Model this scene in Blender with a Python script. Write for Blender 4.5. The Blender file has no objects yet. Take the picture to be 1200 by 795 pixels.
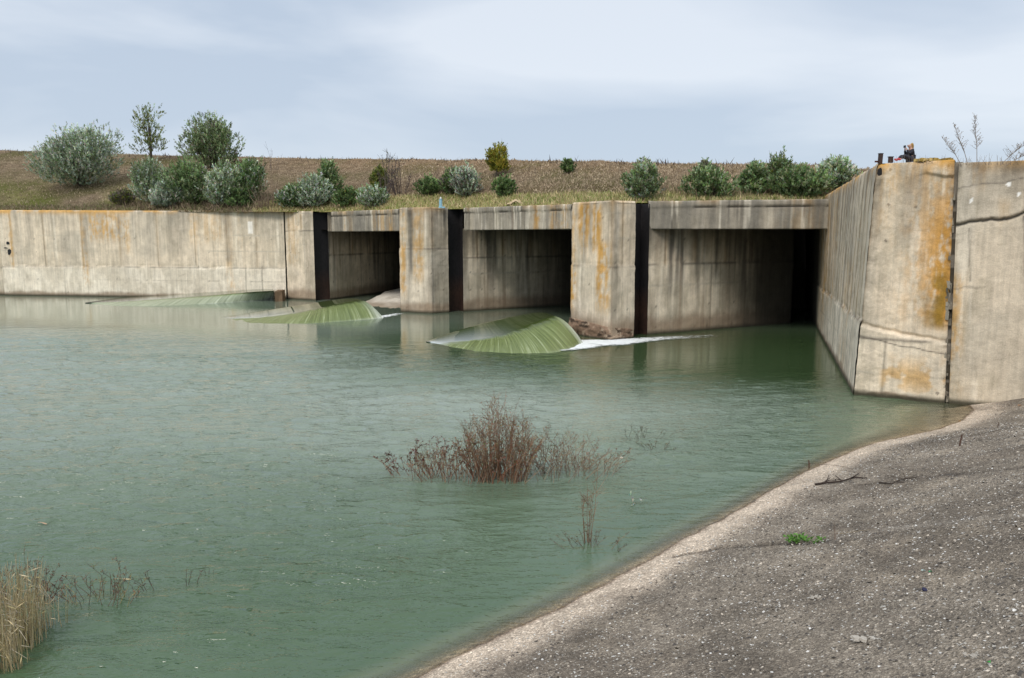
import bpy, math, random
import numpy as np
from mathutils import Vector
random.seed(7); RNG = np.random.default_rng(11)
sc = bpy.context.scene
COL = sc.collection
# ------------------------------------------------------------------ camera model (metres, water level z=0)
F, HY, H = 900.0, 277.0, 6.0
TH = math.atan((397.5 - HY) / F)
def ray(px, py):
    x = px - 600; y = 397.5 - py
    return x, F*math.cos(TH) + y*math.sin(TH), -F*math.sin(TH) + y*math.cos(TH)
def at(px, py, z=0.0):
    dx, dy, dz = ray(px, py); t = (z - H)/dz
    return Vector((dx*t, dy*t, z))
def atd(px, py, Y):
    dx, dy, dz = ray(px, py); t = Y/dy
    return Vector((dx*t, Y, H + dz*t))
def pyof(d, z):        # picture row of a point at depth d, height z (any column)
    a = math.atan2(z - H, d) + TH
    return 397.5 - F*math.tan(a)
def xof(px, d, z):
    a = math.atan2(z - H, d) + TH
    L = math.hypot(z - H, d)*math.cos(a)
    return (px - 600)*L/F

# ------------------------------------------------------------------ numpy noise
def _h(ix, iy, s):
    n = (ix.astype(np.int64)*374761393 + iy.astype(np.int64)*668265263 + s*974634777) & 0xffffffff
    n = ((n ^ (n >> 13))*1274126177) & 0xffffffff
    n = n ^ (n >> 16)
    return (n & 0xffff)/65535.0
def vn(x, y, s=0):
    x = np.asarray(x, float); y = np.asarray(y, float)
    ix = np.floor(x); iy = np.floor(y); fx = x-ix; fy = y-iy
    fx = fx*fx*(3-2*fx); fy = fy*fy*(3-2*fy)
    a = _h(ix, iy, s); b = _h(ix+1, iy, s); c = _h(ix, iy+1, s); d = _h(ix+1, iy+1, s)
    return (a*(1-fx)+b*fx)*(1-fy) + (c*(1-fx)+d*fx)*fy
def fbm(x, y, s=0, o=4):
    t = 0; a = 0.5; n = 0
    for k in range(o):
        t = t + a*vn(np.asarray(x)*2**k, np.asarray(y)*2**k, s+k*17); n += a; a *= 0.55
    return t/n
def ss(a, b, x):  # smooth step, either direction
    t = np.clip((x-a)/(b-a), 0, 1); return t*t*(3-2*t)
def mix(c, k, m):
    m = np.clip(m, 0, 1)[..., None]
    return c*(1-m) + np.array(k)*m

# ------------------------------------------------------------------ object helpers
def tag(o, label=None, cat=None, group=None, kind=None):
    if label: o['label'] = label
    if cat: o['category'] = cat
    if group: o['group'] = group
    if kind: o['kind'] = kind
    return o
def empty(name, loc, label, cat, group=None):
    o = bpy.data.objects.new(name, None); COL.objects.link(o); o.location = loc
    o.empty_display_size = 0.3
    return tag(o, label, cat, group)
def mesh_obj(name, verts, faces, mat, parent=None, cols=None, uvs=None, smooth=False):
    me = bpy.data.meshes.new(name)
    v = np.asarray(verts, float).reshape(-1, 3)
    if parent is not None: v = v - np.array(parent.location)
    if isinstance(faces, np.ndarray):
        n, k = faces.shape
        me.vertices.add(len(v)); me.vertices.foreach_set('co', v.ravel())
        me.loops.add(n*k); me.loops.foreach_set('vertex_index', faces.ravel().astype(np.int32))
        me.polygons.add(n); me.polygons.foreach_set('loop_start', np.arange(0, n*k, k, dtype=np.int32))
        me.update(calc_edges=True)
    else:
        me.from_pydata([tuple(p) for p in v], [], [tuple(f) for f in faces]); me.update()
    if cols is not None:
        c = np.ones((len(v), 4)); c[:, :np.asarray(cols).reshape(len(v), -1).shape[1]] = np.asarray(cols).reshape(len(v), -1)
        a = me.color_attributes.new('Col', 'FLOAT_COLOR', 'POINT'); a.data.foreach_set('color', c.ravel())
    if uvs is not None:
        a = me.attributes.new('UVp', 'FLOAT_VECTOR', 'POINT')
        u3 = np.zeros((len(v), 3)); u3[:, :2] = np.asarray(uvs).reshape(-1, 2); a.data.foreach_set('vector', u3.ravel())
    if smooth: me.polygons.foreach_set('use_smooth', np.ones(len(me.polygons), bool))
    me.materials.append(mat)
    o = bpy.data.objects.new(name, me); COL.objects.link(o)
    if parent is not None: o.parent = parent
    return o
def gfaces(n, m):
    i = np.arange(n-1)[:, None]*m + np.arange(m-1)[None]
    return np.stack([i, i+m, i+m+1, i+1], -1).reshape(-1, 4)
class MB:
    """collects simple pieces into one mesh"""
    def __init__(s): s.v = []; s.f = []; s.c = []
    def add(s, v, f, c=(1, 1, 1)):
        b = len(s.v); s.v += [tuple(p) for p in v]; s.f += [tuple(i+b for i in q) for q in f]; s.c += [tuple(c)]*len(v)
    def box(s, c, d, rz=0, col=(1, 1, 1), taper=1.0, jit=0):
        v = []
        for z in (-1, 1):
            for x, y in ((-1, -1), (1, -1), (1, 1), (-1, 1)):
                k = taper if z > 0 else 1
                X = x*d[0]/2*k + random.uniform(-jit, jit); Y = y*d[1]/2*k + random.uniform(-jit, jit)
                v.append((c[0]+X*math.cos(rz)-Y*math.sin(rz), c[1]+X*math.sin(rz)+Y*math.cos(rz), c[2]+z*d[2]/2+random.uniform(-jit, jit)))
        s.add(v, [(3, 2, 1, 0), (4, 5, 6, 7), (0, 1, 5, 4), (1, 2, 6, 5), (2, 3, 7, 6), (3, 0, 4, 7)], col)
    def tube(s, pts, r0, r1, n=4, col=(1, 1, 1)):
        pts = [Vector(p) for p in pts]; b = []
        for i, p in enumerate(pts):
            d = (pts[min(i+1, len(pts)-1)] - pts[max(i-1, 0)])
            d = d.normalized() if d.length > 1e-9 else Vector((0, 0, 1))
            a = d.cross(Vector((0.3, 1, 0.2))).normalized(); e = d.cross(a)
            r = r0 + (r1-r0)*i/(len(pts)-1)
            b += [p + (a*math.cos(2*math.pi*k/n)+e*math.sin(2*math.pi*k/n))*r for k in range(n)]
        f = []
        for i in range(len(pts)-1):
            for k in range(n):
                f.append((i*n+k, i*n+(k+1) % n, (i+1)*n+(k+1) % n, (i+1)*n+k))
        f.append(tuple(range(n-1, -1, -1))); f.append(tuple(len(b)-n+k for k in range(n)))
        s.add(b, f, col)
    def leaf(s, p, d, L, w, col):
        p = Vector(p); d = Vector(d).normalized()
        a = d.cross(Vector((random.uniform(-1, 1), random.uniform(-1, 1), random.uniform(-1, 1)))).normalized()
        s.add([p, p+d*L*0.5+a*w/2, p+d*L, p+d*L*0.5-a*w/2], [(0, 1, 2, 3)], col)
    def lathe(s, c, prof, n=16, col=(1, 1, 1)):
        v = []; f = []
        for r, z in prof:
            v += [(c[0]+r*math.cos(2*math.pi*k/n), c[1]+r*math.sin(2*math.pi*k/n), c[2]+z) for k in range(n)]
        for i in range(len(prof)-1):
            for k in range(n): f.append((i*n+k, i*n+(k+1) % n, (i+1)*n+(k+1) % n, (i+1)*n+k))
        f.append(tuple(range(n-1, -1, -1))); f.append(tuple((len(prof)-1)*n+k for k in range(n)))
        s.add(v, f, col)
    def build(s, name, mat, parent=None, smooth=False):
        return mesh_obj(name, s.v, s.f, mat, parent, cols=s.c, smooth=smooth)

# ------------------------------------------------------------------ materials
class N:
    def __init__(s, name):
        s.m = bpy.data.materials.new(name); s.m.use_nodes = True; s.t = s.m.node_tree
        s.b = s.t.nodes['Principled BSDF']; s.out = s.t.nodes['Material Output']
    def n(s, typ, **kw):
        o = s.t.nodes.new(typ)
        for k, v in kw.items():
            if k in o.inputs.keys(): s.set(o.inputs[k], v)
            else: setattr(o, k, v)
        return o
    def set(s, inp, v):
        if isinstance(v, bpy.types.NodeSocket): s.t.links.new(v, inp)
        else: inp.default_value = v
    def p(s, **kw):
        for k, v in kw.items(): s.set(s.b.inputs[k.replace('_', ' ')], v)
    def math(s, op, a, b=0.0, clamp=False):
        o = s.n('ShaderNodeMath', operation=op); o.use_clamp = clamp; s.set(o.inputs[0], a); s.set(o.inputs[1], b); return o.outputs[0]
    def mixc(s, f, a, b, typ='MIX'):
        o = s.n('ShaderNodeMix', data_type='RGBA', blend_type=typ)
        s.set(o.inputs[0], f); s.set(o.inputs[6], a if isinstance(a, bpy.types.NodeSocket) else (*a, 1)); s.set(o.inputs[7], b if isinstance(b, bpy.types.NodeSocket) else (*b, 1))
        return o.outputs[2]
    def vec(s, sx=1, sy=1, sz=1, src=None, rot=0):
        mp = s.n('ShaderNodeMapping'); mp.inputs['Scale'].default_value = (sx, sy, sz); mp.inputs['Rotation'].default_value = (0, 0, rot)
        if src is None: src = s.n('ShaderNodeNewGeometry').outputs['Position']
        s.t.links.new(src, mp.inputs[0]); return mp.outputs[0]
    def noise(s, scale, detail=4, v=None, rough=0.55, dist=0):
        o = s.n('ShaderNodeTexNoise'); o.inputs['Scale'].default_value = scale; o.inputs['Detail'].default_value = detail
        o.inputs['Roughness'].default_value = rough; o.inputs['Distortion'].default_value = dist
        if v is None: v = s.n('ShaderNodeNewGeometry').outputs['Position']
        s.t.links.new(v, o.inputs['Vector']); return o.outputs[0]
    def ramp(s, f, *st):
        o = s.n('ShaderNodeValToRGB'); s.set(o.inputs[0], f); e = o.color_ramp.elements
        while len(e) < len(st): e.new(0.5)
        for i, (p, c) in enumerate(st):
            e[i].position = p; e[i].color = (c, c, c, 1) if not isinstance(c, tuple) else (*c, 1)
        return o.outputs[0]
    def bump(s, h, strength=0.5, dist=0.05, nrm=None):
        o = s.n('ShaderNodeBump'); o.inputs['Strength'].default_value = strength; o.inputs['Distance'].default_value = dist
        s.set(o.inputs['Height'], h)
        if nrm is not None: s.set(o.inputs['Normal'], nrm)
        return o.outputs[0]
    def vcol(s):
        o = s.n('ShaderNodeVertexColor'); o.layer_name = 'Col'; return o.outputs[0]
    def attr(s, nm):
        o = s.n('ShaderNodeAttribute'); o.attribute_name = nm; return o

def mat_concrete():
    m = N('weathered_concrete'); c = m.vcol()
    a = m.noise(1.6, 8, rough=0.72); g = m.noise(24, 5, rough=0.8); st = m.noise(1.0, 6, v=m.vec(6, 6, 0.35), rough=0.65)
    k = m.math('ADD', m.math('MULTIPLY', a, 0.9), m.math('MULTIPLY', g, 0.8)); k = m.math('ADD', k, m.math('MULTIPLY', st, 0.75))
    k = m.math('SUBTRACT', k, 0.22)
    col = m.mixc(1.0, c, m.ramp(m.math('MULTIPLY', k, 0.5), (0.0, 0.0), (1.0, 1.0)), 'MULTIPLY')
    col = m.mixc(1.0, col, (2.62, 2.58, 2.5), 'MULTIPLY')
    vo = m.n('ShaderNodeTexVoronoi'); vo.inputs['Scale'].default_value = 9
    m.t.links.new(m.vec(1, 1, 1), vo.inputs['Vector'])
    pits = m.ramp(vo.outputs['Distance'], (0.0, 0.0), (0.07, 1.0))
    col = m.mixc(m.math('MULTIPLY', m.math('SUBTRACT', 1.0, pits), 0.55), col, (0.07, 0.06, 0.05))
    h = m.math('ADD', m.math('MULTIPLY', g, 0.6), m.math('MULTIPLY', a, 1.2)); h = m.math('ADD', h, m.math('MULTIPLY', pits, 0.25))
    m.p(Base_Color=col, Roughness=0.93, Normal=m.bump(h, 0.75, 0.05)); m.b.inputs['Specular IOR Level'].default_value = 0.25
    return m.m
def mat_vc(name, rough=0.85, bumpk=0.0, var=0.3, scale=20, spec=0.3):
    m = N(name); g = m.noise(scale, 4)
    col = m.mixc(1.0, m.vcol(), m.ramp(g, (0.25, 1-var), (0.75, 1.0)), 'MULTIPLY')
    m.p(Base_Color=col, Roughness=rough); m.b.inputs['Specular IOR Level'].default_value = spec
    if bumpk: m.p(Normal=m.bump(g, bumpk, 0.03))
    return m.m
def mat_leaf(name='leaf_foliage'):
    m = N(name); m.p(Base_Color=m.vcol(), Roughness=0.6); m.b.inputs['Specular IOR Level'].default_value = 0.25
    tr = m.n('ShaderNodeBsdfTranslucent'); m.set(tr.inputs[0], m.vcol())
    mx = m.n('ShaderNodeMixShader'); mx.inputs[0].default_value = 0.25
    m.t.links.new(m.b.outputs[0], mx.inputs[1]); m.t.links.new(tr.outputs[0], mx.inputs[2]); m.t.links.new(mx.outputs[0], m.out.inputs[0])
    return m.m
M_CONC = mat_concrete()
M_LEAF = mat_leaf()
M_BARK = mat_vc('bark_stem', 0.9, 0.3, 0.4, 30)
M_METAL = mat_vc('rusty_steel', 0.65, 0.5, 0.6, 6, 0.4)
M_PAINT = mat_vc('faded_paint', 0.6, 0.2, 0.35, 25)
M_CLOTH = mat_vc('cloth', 0.9, 0.2, 0.3, 40)
M_SKIN = mat_vc('skin', 0.6, 0.0, 0.1, 10)

def mat_hill():
    m = N('dry_grass_ground')
    a = m.noise(0.16, 5, rough=0.6); b = m.noise(1.0, 5, v=m.vec(0.9, 0.9, 2.4), rough=0.65); g = m.noise(7, 3, rough=0.7)
    col = m.mixc(m.ramp(b, (0.35, 0.0), (0.68, 1.0)), (0.16, 0.12, 0.078), (0.33, 0.255, 0.175))
    col = m.mixc(m.ramp(a, (0.43, 0.0), (0.62, 0.8)), col, (0.125, 0.12, 0.05))
    col = m.mixc(1.0, col, m.vcol(), 'MULTIPLY')
    col = m.mixc(1.0, col, m.ramp(g, (0.3, 0.7), (0.7, 1.15)), 'MULTIPLY')
    m.p(Base_Color=col, Roughness=1.0, Normal=m.bump(m.math('ADD', g, b), 1.0, 0.3)); m.b.inputs['Specular IOR Level'].default_value = 0.0
    return m.m
def mat_bank():
    m = N('shell_gravel_bank'); c = m.vcol()
    v1 = m.n('ShaderNodeTexVoronoi'); v1.inputs['Scale'].default_value = 26
    v2 = m.n('ShaderNodeTexVoronoi'); v2.inputs['Scale'].default_value = 60
    m.t.links.new(m.vec(1, 1, 1.4), v1.inputs['Vector']); m.t.links.new(m.vec(1, 1, 1.4), v2.inputs['Vector'])
    sp = m.n('ShaderNodeSeparateColor'); m.t.links.new(v1.outputs['Color'], sp.inputs[0])
    sp2 = m.n('ShaderNodeSeparateColor'); m.t.links.new(v2.outputs['Color'], sp2.inputs[0])
    big = m.noise(0.9, 5, rough=0.65)
    col = m.mixc(m.ramp(sp.outputs[0], (0.0, 0.0), (1.0, 1.0)), (0.5, 0.48, 0.46), (1.45, 1.4, 1.32))
    col = m.mixc(m.ramp(sp.outputs[1], (0.86, 0.0), (0.93, 0.8)), col, (2.9, 2.9, 2.85))
    col2 = m.mixc(m.ramp(sp2.outputs[0], (0.0, 0.0), (1.0, 1.0)), (0.45, 0.44, 0.43), (1.5, 1.45, 1.4))
    col2 = m.mixc(m.ramp(sp2.outputs[1], (0.9, 0.0), (0.95, 0.8)), col2, (3.1, 3.1, 3.05))
    col = m.mixc(0.55, col, col2)
    col = m.mixc(1.0, col, m.ramp(big, (0.3, 0.62), (0.7, 1.2)), 'MULTIPLY')
    col = m.mixc(1.0, c, col, 'MULTIPLY')
    h = m.math('ADD', v1.outputs['Distance'], m.math('MULTIPLY', v2.outputs['Distance'], 0.5))
    h = m.math('ADD', h, m.math('MULTIPLY', big, 1.0))
    m.p(Base_Color=col, Roughness=0.95, Normal=m.bump(h, 0.8, 0.03)); m.b.inputs['Specular IOR Level'].default_value = 0.2
    return m.m

# ------------------------------------------------------------------ concrete painting
TAN = (0.56, 0.475, 0.365); GREY = (0.35, 0.315, 0.255); DARK = (0.075, 0.068, 0.058); OCHRE = (0.42, 0.22, 0.035); BROWN = (0.17, 0.115, 0.075); PALE = (0.60, 0.55, 0.46)
def paint(u, z, seed=0, ztop=8.2, seams=3.3, useam=None, lseam=None, hj=3.0, stain=0.5, dark=0.0, tide=0.9, oranges=(), darks=(), pales=(), toporange=0.4, holes=True, lowlight=0.4):
    c = np.ones(u.shape+(3,))*np.array(TAN)
    c = mix(c, GREY, ss(0.4, 0.75, fbm(u*0.35+seed*9, z*0.4, seed))*0.65)
    c = mix(c, GREY, np.full(u.shape, dark))
    up = ss(hj-0.25, hj+0.25, z + 0.25*(fbm(u*0.8, z*0, seed+3)-0.5)*2)
    c = mix(c, PALE, (1-up)*lowlight*(0.6+0.8*fbm(u*0.7, z*0.7, seed+8)))
    s1 = fbm(u*2.2, z*0.12+seed, seed+1, 4); s2 = fbm(u*5.5, z*0.2, seed+2, 3); fall = ss(0, ztop, z)
    c = mix(c, DARK, ss(0.50, 0.74, s1)*min(1.0, stain*1.25)*(0.25+0.75*fall)); c = mix(c, (0.27, 0.235, 0.17), ss(0.45, 0.6, fbm(u*1.1, z*0.5, seed+12))*0.35)
    c = mix(c, DARK, ss(0.58, 0.78, s2)*stain*0.6*fall)
    c = mix(c, BROWN, ss(0.6, 0.8, fbm(u*3.1, z*0.1+5, seed+5))*0.45*stain)
    c = mix(c, PALE, ss(0.62, 0.78, fbm(u*3.7, z*0.15+9, seed+6))*0.5)
    # board lines and joints
    bl = np.abs(((u*2.0) % 1.0)-0.5); c = mix(c, DARK, (bl > 0.46)*0.04)
    if useam is None: useam = np.arange(0.8, 80, seams)
    for q in useam:
        w = 0.035+0.05*vn(z*1.3, q, seed); c = mix(c, DARK, np.exp(-((u-q)/w)**2)*0.75*up)
        c = mix(c, OCHRE, np.exp(-((u-q)/0.18)**2)*0.30*up*fbm(z*0.8+q, u*0, seed+31))
    if lseam is None: lseam = np.asarray(useam)+seams*0.45
    for q in lseam: c = mix(c, DARK, np.exp(-((u-q)/0.04)**2)*0.5*(1-up))
    zz = z + 0.10*(fbm(u*1.5, u*0, seed+4)-0.5)
    c = mix(c, DARK, np.exp(-((zz-hj)/0.06)**2)*0.7*ss(0.25, 0.5, fbm(u*0.9, u*0, seed+14)))
    for q in (hj+1.6, hj+3.1, hj-1.3): c = mix(c, GREY, np.exp(-((z-q)/0.04)**2)*0.8*ss(0.35, 0.6, fbm(u*0.7+q, u*0, seed+24)))
    if holes:
        hu = (u/1.1) % 1.0; hz = (z/1.35+0.3) % 1.0; cell = _h(np.floor(u/1.1), np.floor(z/1.35+0.3), seed+9)
        c = mix(c, (0.05, 0.04, 0.035), ((np.hypot((hu-0.5-0.2*(cell-0.5))*1.1, (hz-0.5-0.25*(cell-0.5))*1.35) < 0.055) & (cell > 0.55))*0.6)
    for (a, b, z0, z1, k) in oranges:
        m = ss(a-0.25, a+0.15, u)*(1-ss(b-0.15, b+0.25, u))*ss(z0-0.8, z0+0.6, z)*(1-ss(z1-0.3, z1+0.3, z))
        n = 0.42*fbm(u*4.5, z*0.3, seed+40)+0.28*fbm(u*2.5, z*2.2, seed+41)+0.30*fbm(u*11, z*3.5, seed+42)
        c = mix(c, OCHRE, m*k*ss(0.40, 0.60, n)*0.9)
    for (a, b, z0, z1, k) in darks:
        m = ss(a-0.2, a+0.15, u)*(1-ss(b-0.15, b+0.2, u))*ss(z0-0.6, z0+0.5, z)*(1-ss(z1-0.2, z1+0.3, z))
        c = mix(c, DARK, m*k*(0.5+0.8*fbm(u*4, z*0.4, seed+50)))
    for (a, b, z0, z1, k) in pales:
        c = mix(c, (0.72, 0.70, 0.66), ((u > a)*(u < b)*(z > z0)*(z < z1))*k)
    # tops: dark drip and lichen line
    dt = ztop - z
    c = mix(c, DARK, np.exp(-dt/0.9)*0.55*ss(0.35, 0.65, fbm(u*1.6, z*0.3, seed+60)))
    c = mix(c, OCHRE, np.exp(-(dt/0.32)**2)*toporange*2*ss(0.35, 0.6, fbm(u*0.9, z*1, seed+61)))
    # water marks
    tz = z + 0.5*(fbm(u*0.8, u*0, seed+70)-0.5)
    c = mix(c, BROWN, (1-ss(tide*0.5, tide*1.1, tz))*0.7)
    c = mix(c, (0.05, 0.045, 0.03), (1-ss(0.05, 0.28, z)))
    return c
def face(pts, step, paintf, z0=-1.5, disp=None, cap=0.8, zrows=None, u0=0.0, thick=None):
    """a run of wall following pts [(x,y,ztop) or (x,y,ztop,xt,yt)]; returns verts, faces, cols, u"""
    B = []; T = []
    for p in pts:
        B.append((p[0], p[1])); T.append((p[3], p[4], p[2]) if len(p) > 3 else (p[0], p[1], p[2]))
    B = np.array(B, float); T = np.array(T, float)
    seg = np.hypot(*(B[1:]-B[:-1]).T); cu = np.concatenate([[0], np.cumsum(seg)])
    us = []
    for i in range(len(seg)):
        k = max(1, int(round(seg[i]/step))); us += list(cu[i] + seg[i]*np.arange(k)/k)
    us.append(cu[-1]); us = np.array(us)
    bx = np.interp(us, cu, B[:, 0]); by = np.interp(us, cu, B[:, 1])
    tx = np.interp(us, cu, T[:, 0]); ty = np.interp(us, cu, T[:, 1]); tz = np.interp(us, cu, T[:, 2])
    nz = int((tz.max()-z0)/step)+1; r = np.linspace(0, 1, nz+1)
    Z = z0 + (tz[:, None]-z0)*r[None]
    fr = np.clip(Z/tz[:, None], -0.3, 1)
    X = bx[:, None] + (tx-bx)[:, None]*fr; Y = by[:, None] + (ty-by)[:, None]*fr
    gx = np.gradient(bx, us); gy = np.gradient(by, us); L = np.hypot(gx, gy); nx, ny = gy/L, -gx/L    # outward = right of travel
    U = np.repeat(us[:, None], nz+1, 1)
    if disp is not None:
        D = disp(U, Z, tz[:, None]); X = X + nx[:, None]*D; Y = Y + ny[:, None]*D
        Zr = Z.copy(); Zr[:, -1] += 0.0
    P = np.stack([X, Y, Z], -1); C = paintf(U+u0, Z)
    # cap row
    e = P[:, -1].copy(); e[:, 0] -= nx*cap; e[:, 1] -= ny*cap; e[:, 2] += 0.0
    P = np.concatenate([P, e[:, None]], 1); C = np.concatenate([C, C[:, -1:]], 1)
    return P.reshape(-1, 3), gfaces(P.shape[0], P.shape[1]), C.reshape(-1, 3)
def rough(seed, a=0.025, ledge=None, edge=0.10):
    def f(U, Z, zt):
        d = a*(fbm(U*1.7, Z*1.7, seed, 5)-0.5)*2
        if ledge is not None:
            zl, k = ledge; w = zl + 0.35*(fbm(U*0.9, U*0, seed+7, 4)-0.5)
            d = d + k*(1-ss(w-0.04, w+0.05, Z)) - k*0.9*np.exp(-((Z-w-0.09)/0.07)**2)*ss(0.3, 0.6, fbm(U*1.3, U*0, seed+9))
        d = d - edge*np.exp(-(zt-Z)/0.12)*fbm(U*3, U*0, seed+11)
        return d
    return f
def Uof(a, b, px):    # distance along wall a->b where column px crosses it
    ax, ay = a[:2]; dx, dy = b[0]-ax, b[1]-ay; k = (px-600)/F
    k *= 1.0
    t = (k*ay - ax)/(dx - k*dy); return t*math.hypot(dx, dy)

# ------------------------------------------------------------------ LEFT RETAINING WALL
LW0 = (-95, 82.6); LW1 = tuple(at(6, 346.3)[:2]); LW2 = tuple(at(336, 350.5)[:2]); LW3 = tuple(at(370, 352.5)[:2])
uL = lambda px: Uof(LW1, LW2, px)
lwall = empty('retaining_wall', (*LW2, 0), 'long pale concrete retaining wall with orange lichen stains along the far left shore', 'wall')
p_left = lambda u, z: mix(paint(u, z, 1, 8.55, useam=[uL(q) for q in (18, 56, 100, 144, 188, 231, 269, 303)], lseam=[uL(q) for q in (33, 77, 121, 165, 208, 249, 289, 308)], hj=2.95, stain=0.30,
    oranges=[(uL(110), uL(146), 5.8, 8.5, 0.95), (uL(100), uL(105), 1.0, 8.5, 0.75), (uL(148), uL(156), 4.5, 8.5, 0.6), (uL(225), uL(262), 5.5, 8.4, 0.4), (uL(16), uL(19), 3, 8.6, 0.9), (uL(282), uL(286), 5, 8.5, 0.6), (uL(266), uL(274), 0.6, 8.5, 0.3), (uL(268), uL(284), 0.8, 1.8, 0.4)],
    darks=[(uL(75), uL(86), 3.2, 8.0, 0.3), (uL(100), uL(106), 4.2, 8.5, 0.4), (uL(203), uL(222), 4.4, 8.3, 0.33), (uL(266), uL(273), 3.6, 8.5, 0.5), (uL(160), uL(186), 6.0, 8.3, 0.2)],
    pales=[(uL(294), uL(299), 6.2, 7.4, 0.8)], toporange=0.6, tide=0.5, lowlight=0.9), (0.66, 0.59, 0.48), 0.14*ss(0.4, 1.0, z)*(0.5+fbm(u*0.6, z*0.6, 15)))
v, f, c = face([(*LW1, 8.62), (*LW2, 8.35)], 0.12, p_left, disp=rough(1, 0.02, (2.95, 0.05), 0.06), cap=1.2)
mesh_obj('wall_panel', v, f, M_CONC, lwall, c)
p_l2 = lambda u, z: paint(u, z, 2, 8.6, seams=3.4, hj=2.9, stain=0.3, tide=0.7)
v, f, c = face([(*LW0, 8.6), (LW1[0]-0.05, LW1[1]+0.25, 8.6)], 0.2, p_l2, disp=rough(2, 0.02), cap=1.2)
o = mesh_obj('wall_panel', v, f, M_CONC, lwall, c)
g = MB()   # broken black holes on the far end panel
for (px, y0, y1) in ((9, 283, 287), (11, 291, 300), (6.5, 290, 291.5)):
    a = atd(px, y0, LW1[1]-0.16); b = atd(px, y1, LW1[1]-0.16); n = 9
    ctr = (a+b)/2; hh = (a.z-b.z)/2
    g.add([ctr+Vector((math.cos(k/n*6.283)*0.22*random.uniform(0.6, 1.3), -0.02, math.sin(k/n*6.283)*hh*random.uniform(0.7, 1.2))) for k in range(n)], [tuple(range(n))], (0.015, 0.018, 0.02))
g.build('broken_patch', M_METAL, lwall)

# ------------------------------------------------------------------ ABUTMENT + PIERS
def slot(parent, a, b, zt, depth, back, seed=0):
    """steel lined gate groove between ground points a and b cut back along 'back'"""
    a = Vector((*a, 0)); b = Vector((*b, 0)); bk = Vector((*back, 0)).normalized()*depth
    path = [a, a+bk, b+bk, b]; z = [-1.5, -0.2, 0.6, 1.5, 3, 4.5, 6, 7.4, zt-0.08]; V = []; Fc = []; C = []
    for p in path:
        for q in z:
            V.append((p.x, p.y, q)); k = random.uniform(0.7, 1.4)
            C.append((0.045*k, 0.022*k, 0.014*k) if q < 1.6 else (0.016*k, 0.014*k, 0.015*k))
    m = len(z)
    for i in range(3):
        for j in range(m-1): Fc.append((i*m+j, (i+1)*m+j, (i+1)*m+j+1, i*m+j+1))
    o = mesh_obj('gate_slot', V, Fc, M_METAL, parent, C)
    r = MB()                      # guide rails standing in the groove
    for t in (0.3, 0.72):
        p = a + bk*0.75 + (b-a)*t
        r.box((p.x, p.y, zt/2-0.8), (0.10, 0.14, zt+1.3), math.atan2((b-a).y, (b-a).x), (0.035, 0.02, 0.015))
    r.build('guide_rail', M_METAL, o)
def cap_poly(parent, pts, z, col=(0.3, 0.28, 0.22)):
    n = len(pts); mesh_obj('pier_top', [(p[0], p[1], z) for p in pts], [tuple(range(n))], M_CONC, parent, [col]*n)

# abutment at bay one
A_a = LW3; A_b = tuple(at(387, 351.8)[:2])
abut = empty('bridge_abutment', (*LW3, 0), 'stained concrete abutment with rusty dark groove at the right end of the long pale wall', 'abutment')
u36 = math.hypot(LW3[0]-LW2[0], LW3[1]-LW2[1])
p_ab = lambda u, z: paint(u, z, 3, 8.3, useam=[u36*0.55], lseam=[], hj=6.5, stain=0.25, toporange=0.3, tide=1.2, darks=[(u36*0.62, u36, 0.5, 8.3, 0.30)], oranges=[(u36*0.05, u36*0.45, 3.5, 7.8, 0.30)], lowlight=0.1)
v, f, c = face([(LW2[0]+0.14, LW2[1]-0.03, 8.35), (*LW3, 8.28)], 0.1, p_ab, disp=rough(3, 0.03, edge=0.05))
mesh_obj('abutment_face', v, f, M_CONC, abut, c)
V = [(LW2[0]-0.2, LW2[1]+0.12, -1), (LW2[0]-0.2, LW2[1]+0.12, 8.3), (LW2[0]+0.4, LW2[1]+0.10, 8.3), (LW2[0]+0.4, LW2[1]+0.10, -1)]; mesh_obj('joint_filler', V, [(0, 3, 2, 1)], M_CONC, abut, [(0.03, 0.027, 0.02)]*4)
slot(abut, LW3, A_b, 8.25, 0.8, (-0.3, 0.95))
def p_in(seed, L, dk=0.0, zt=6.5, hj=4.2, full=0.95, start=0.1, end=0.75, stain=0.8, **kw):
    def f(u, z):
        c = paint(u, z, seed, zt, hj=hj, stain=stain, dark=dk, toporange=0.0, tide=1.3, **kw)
        c = mix(c, (0.03, 0.027, 0.022), ss(start, end, u/L + 0.25*(fbm(u*1.3, z*0.15, seed+80)-0.5))*full)  # tunnel darkness painted in: wall colour fades to near black going inward
        return mix(c, (0.05, 0.045, 0.035), ss(zt-2.2, zt, z+1.2*(fbm(u*2.5, z*0.1, seed+81)-0.5))*0.6)  # ceiling shadow painted along the top of the wall
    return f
I1 = [(*A_b, 6.6), (-12.2, 86.0, 6.6)]; L1 = math.hypot(I1[1][0]-A_b[0], I1[1][1]-A_b[1])
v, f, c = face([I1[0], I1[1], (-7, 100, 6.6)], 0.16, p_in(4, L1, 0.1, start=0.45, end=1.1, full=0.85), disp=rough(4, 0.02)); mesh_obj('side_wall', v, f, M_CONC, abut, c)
v, f, c = face([(*A_b, 8.25), (A_b[0]+0.5, A_b[1]+0.55, 8.25)], 0.1, lambda u, z: paint(u, z, 33, 8.25, hj=6.4, stain=0.6), z0=6.45); mesh_obj('bearing_block', v, f, M_CONC, abut, c)

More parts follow.
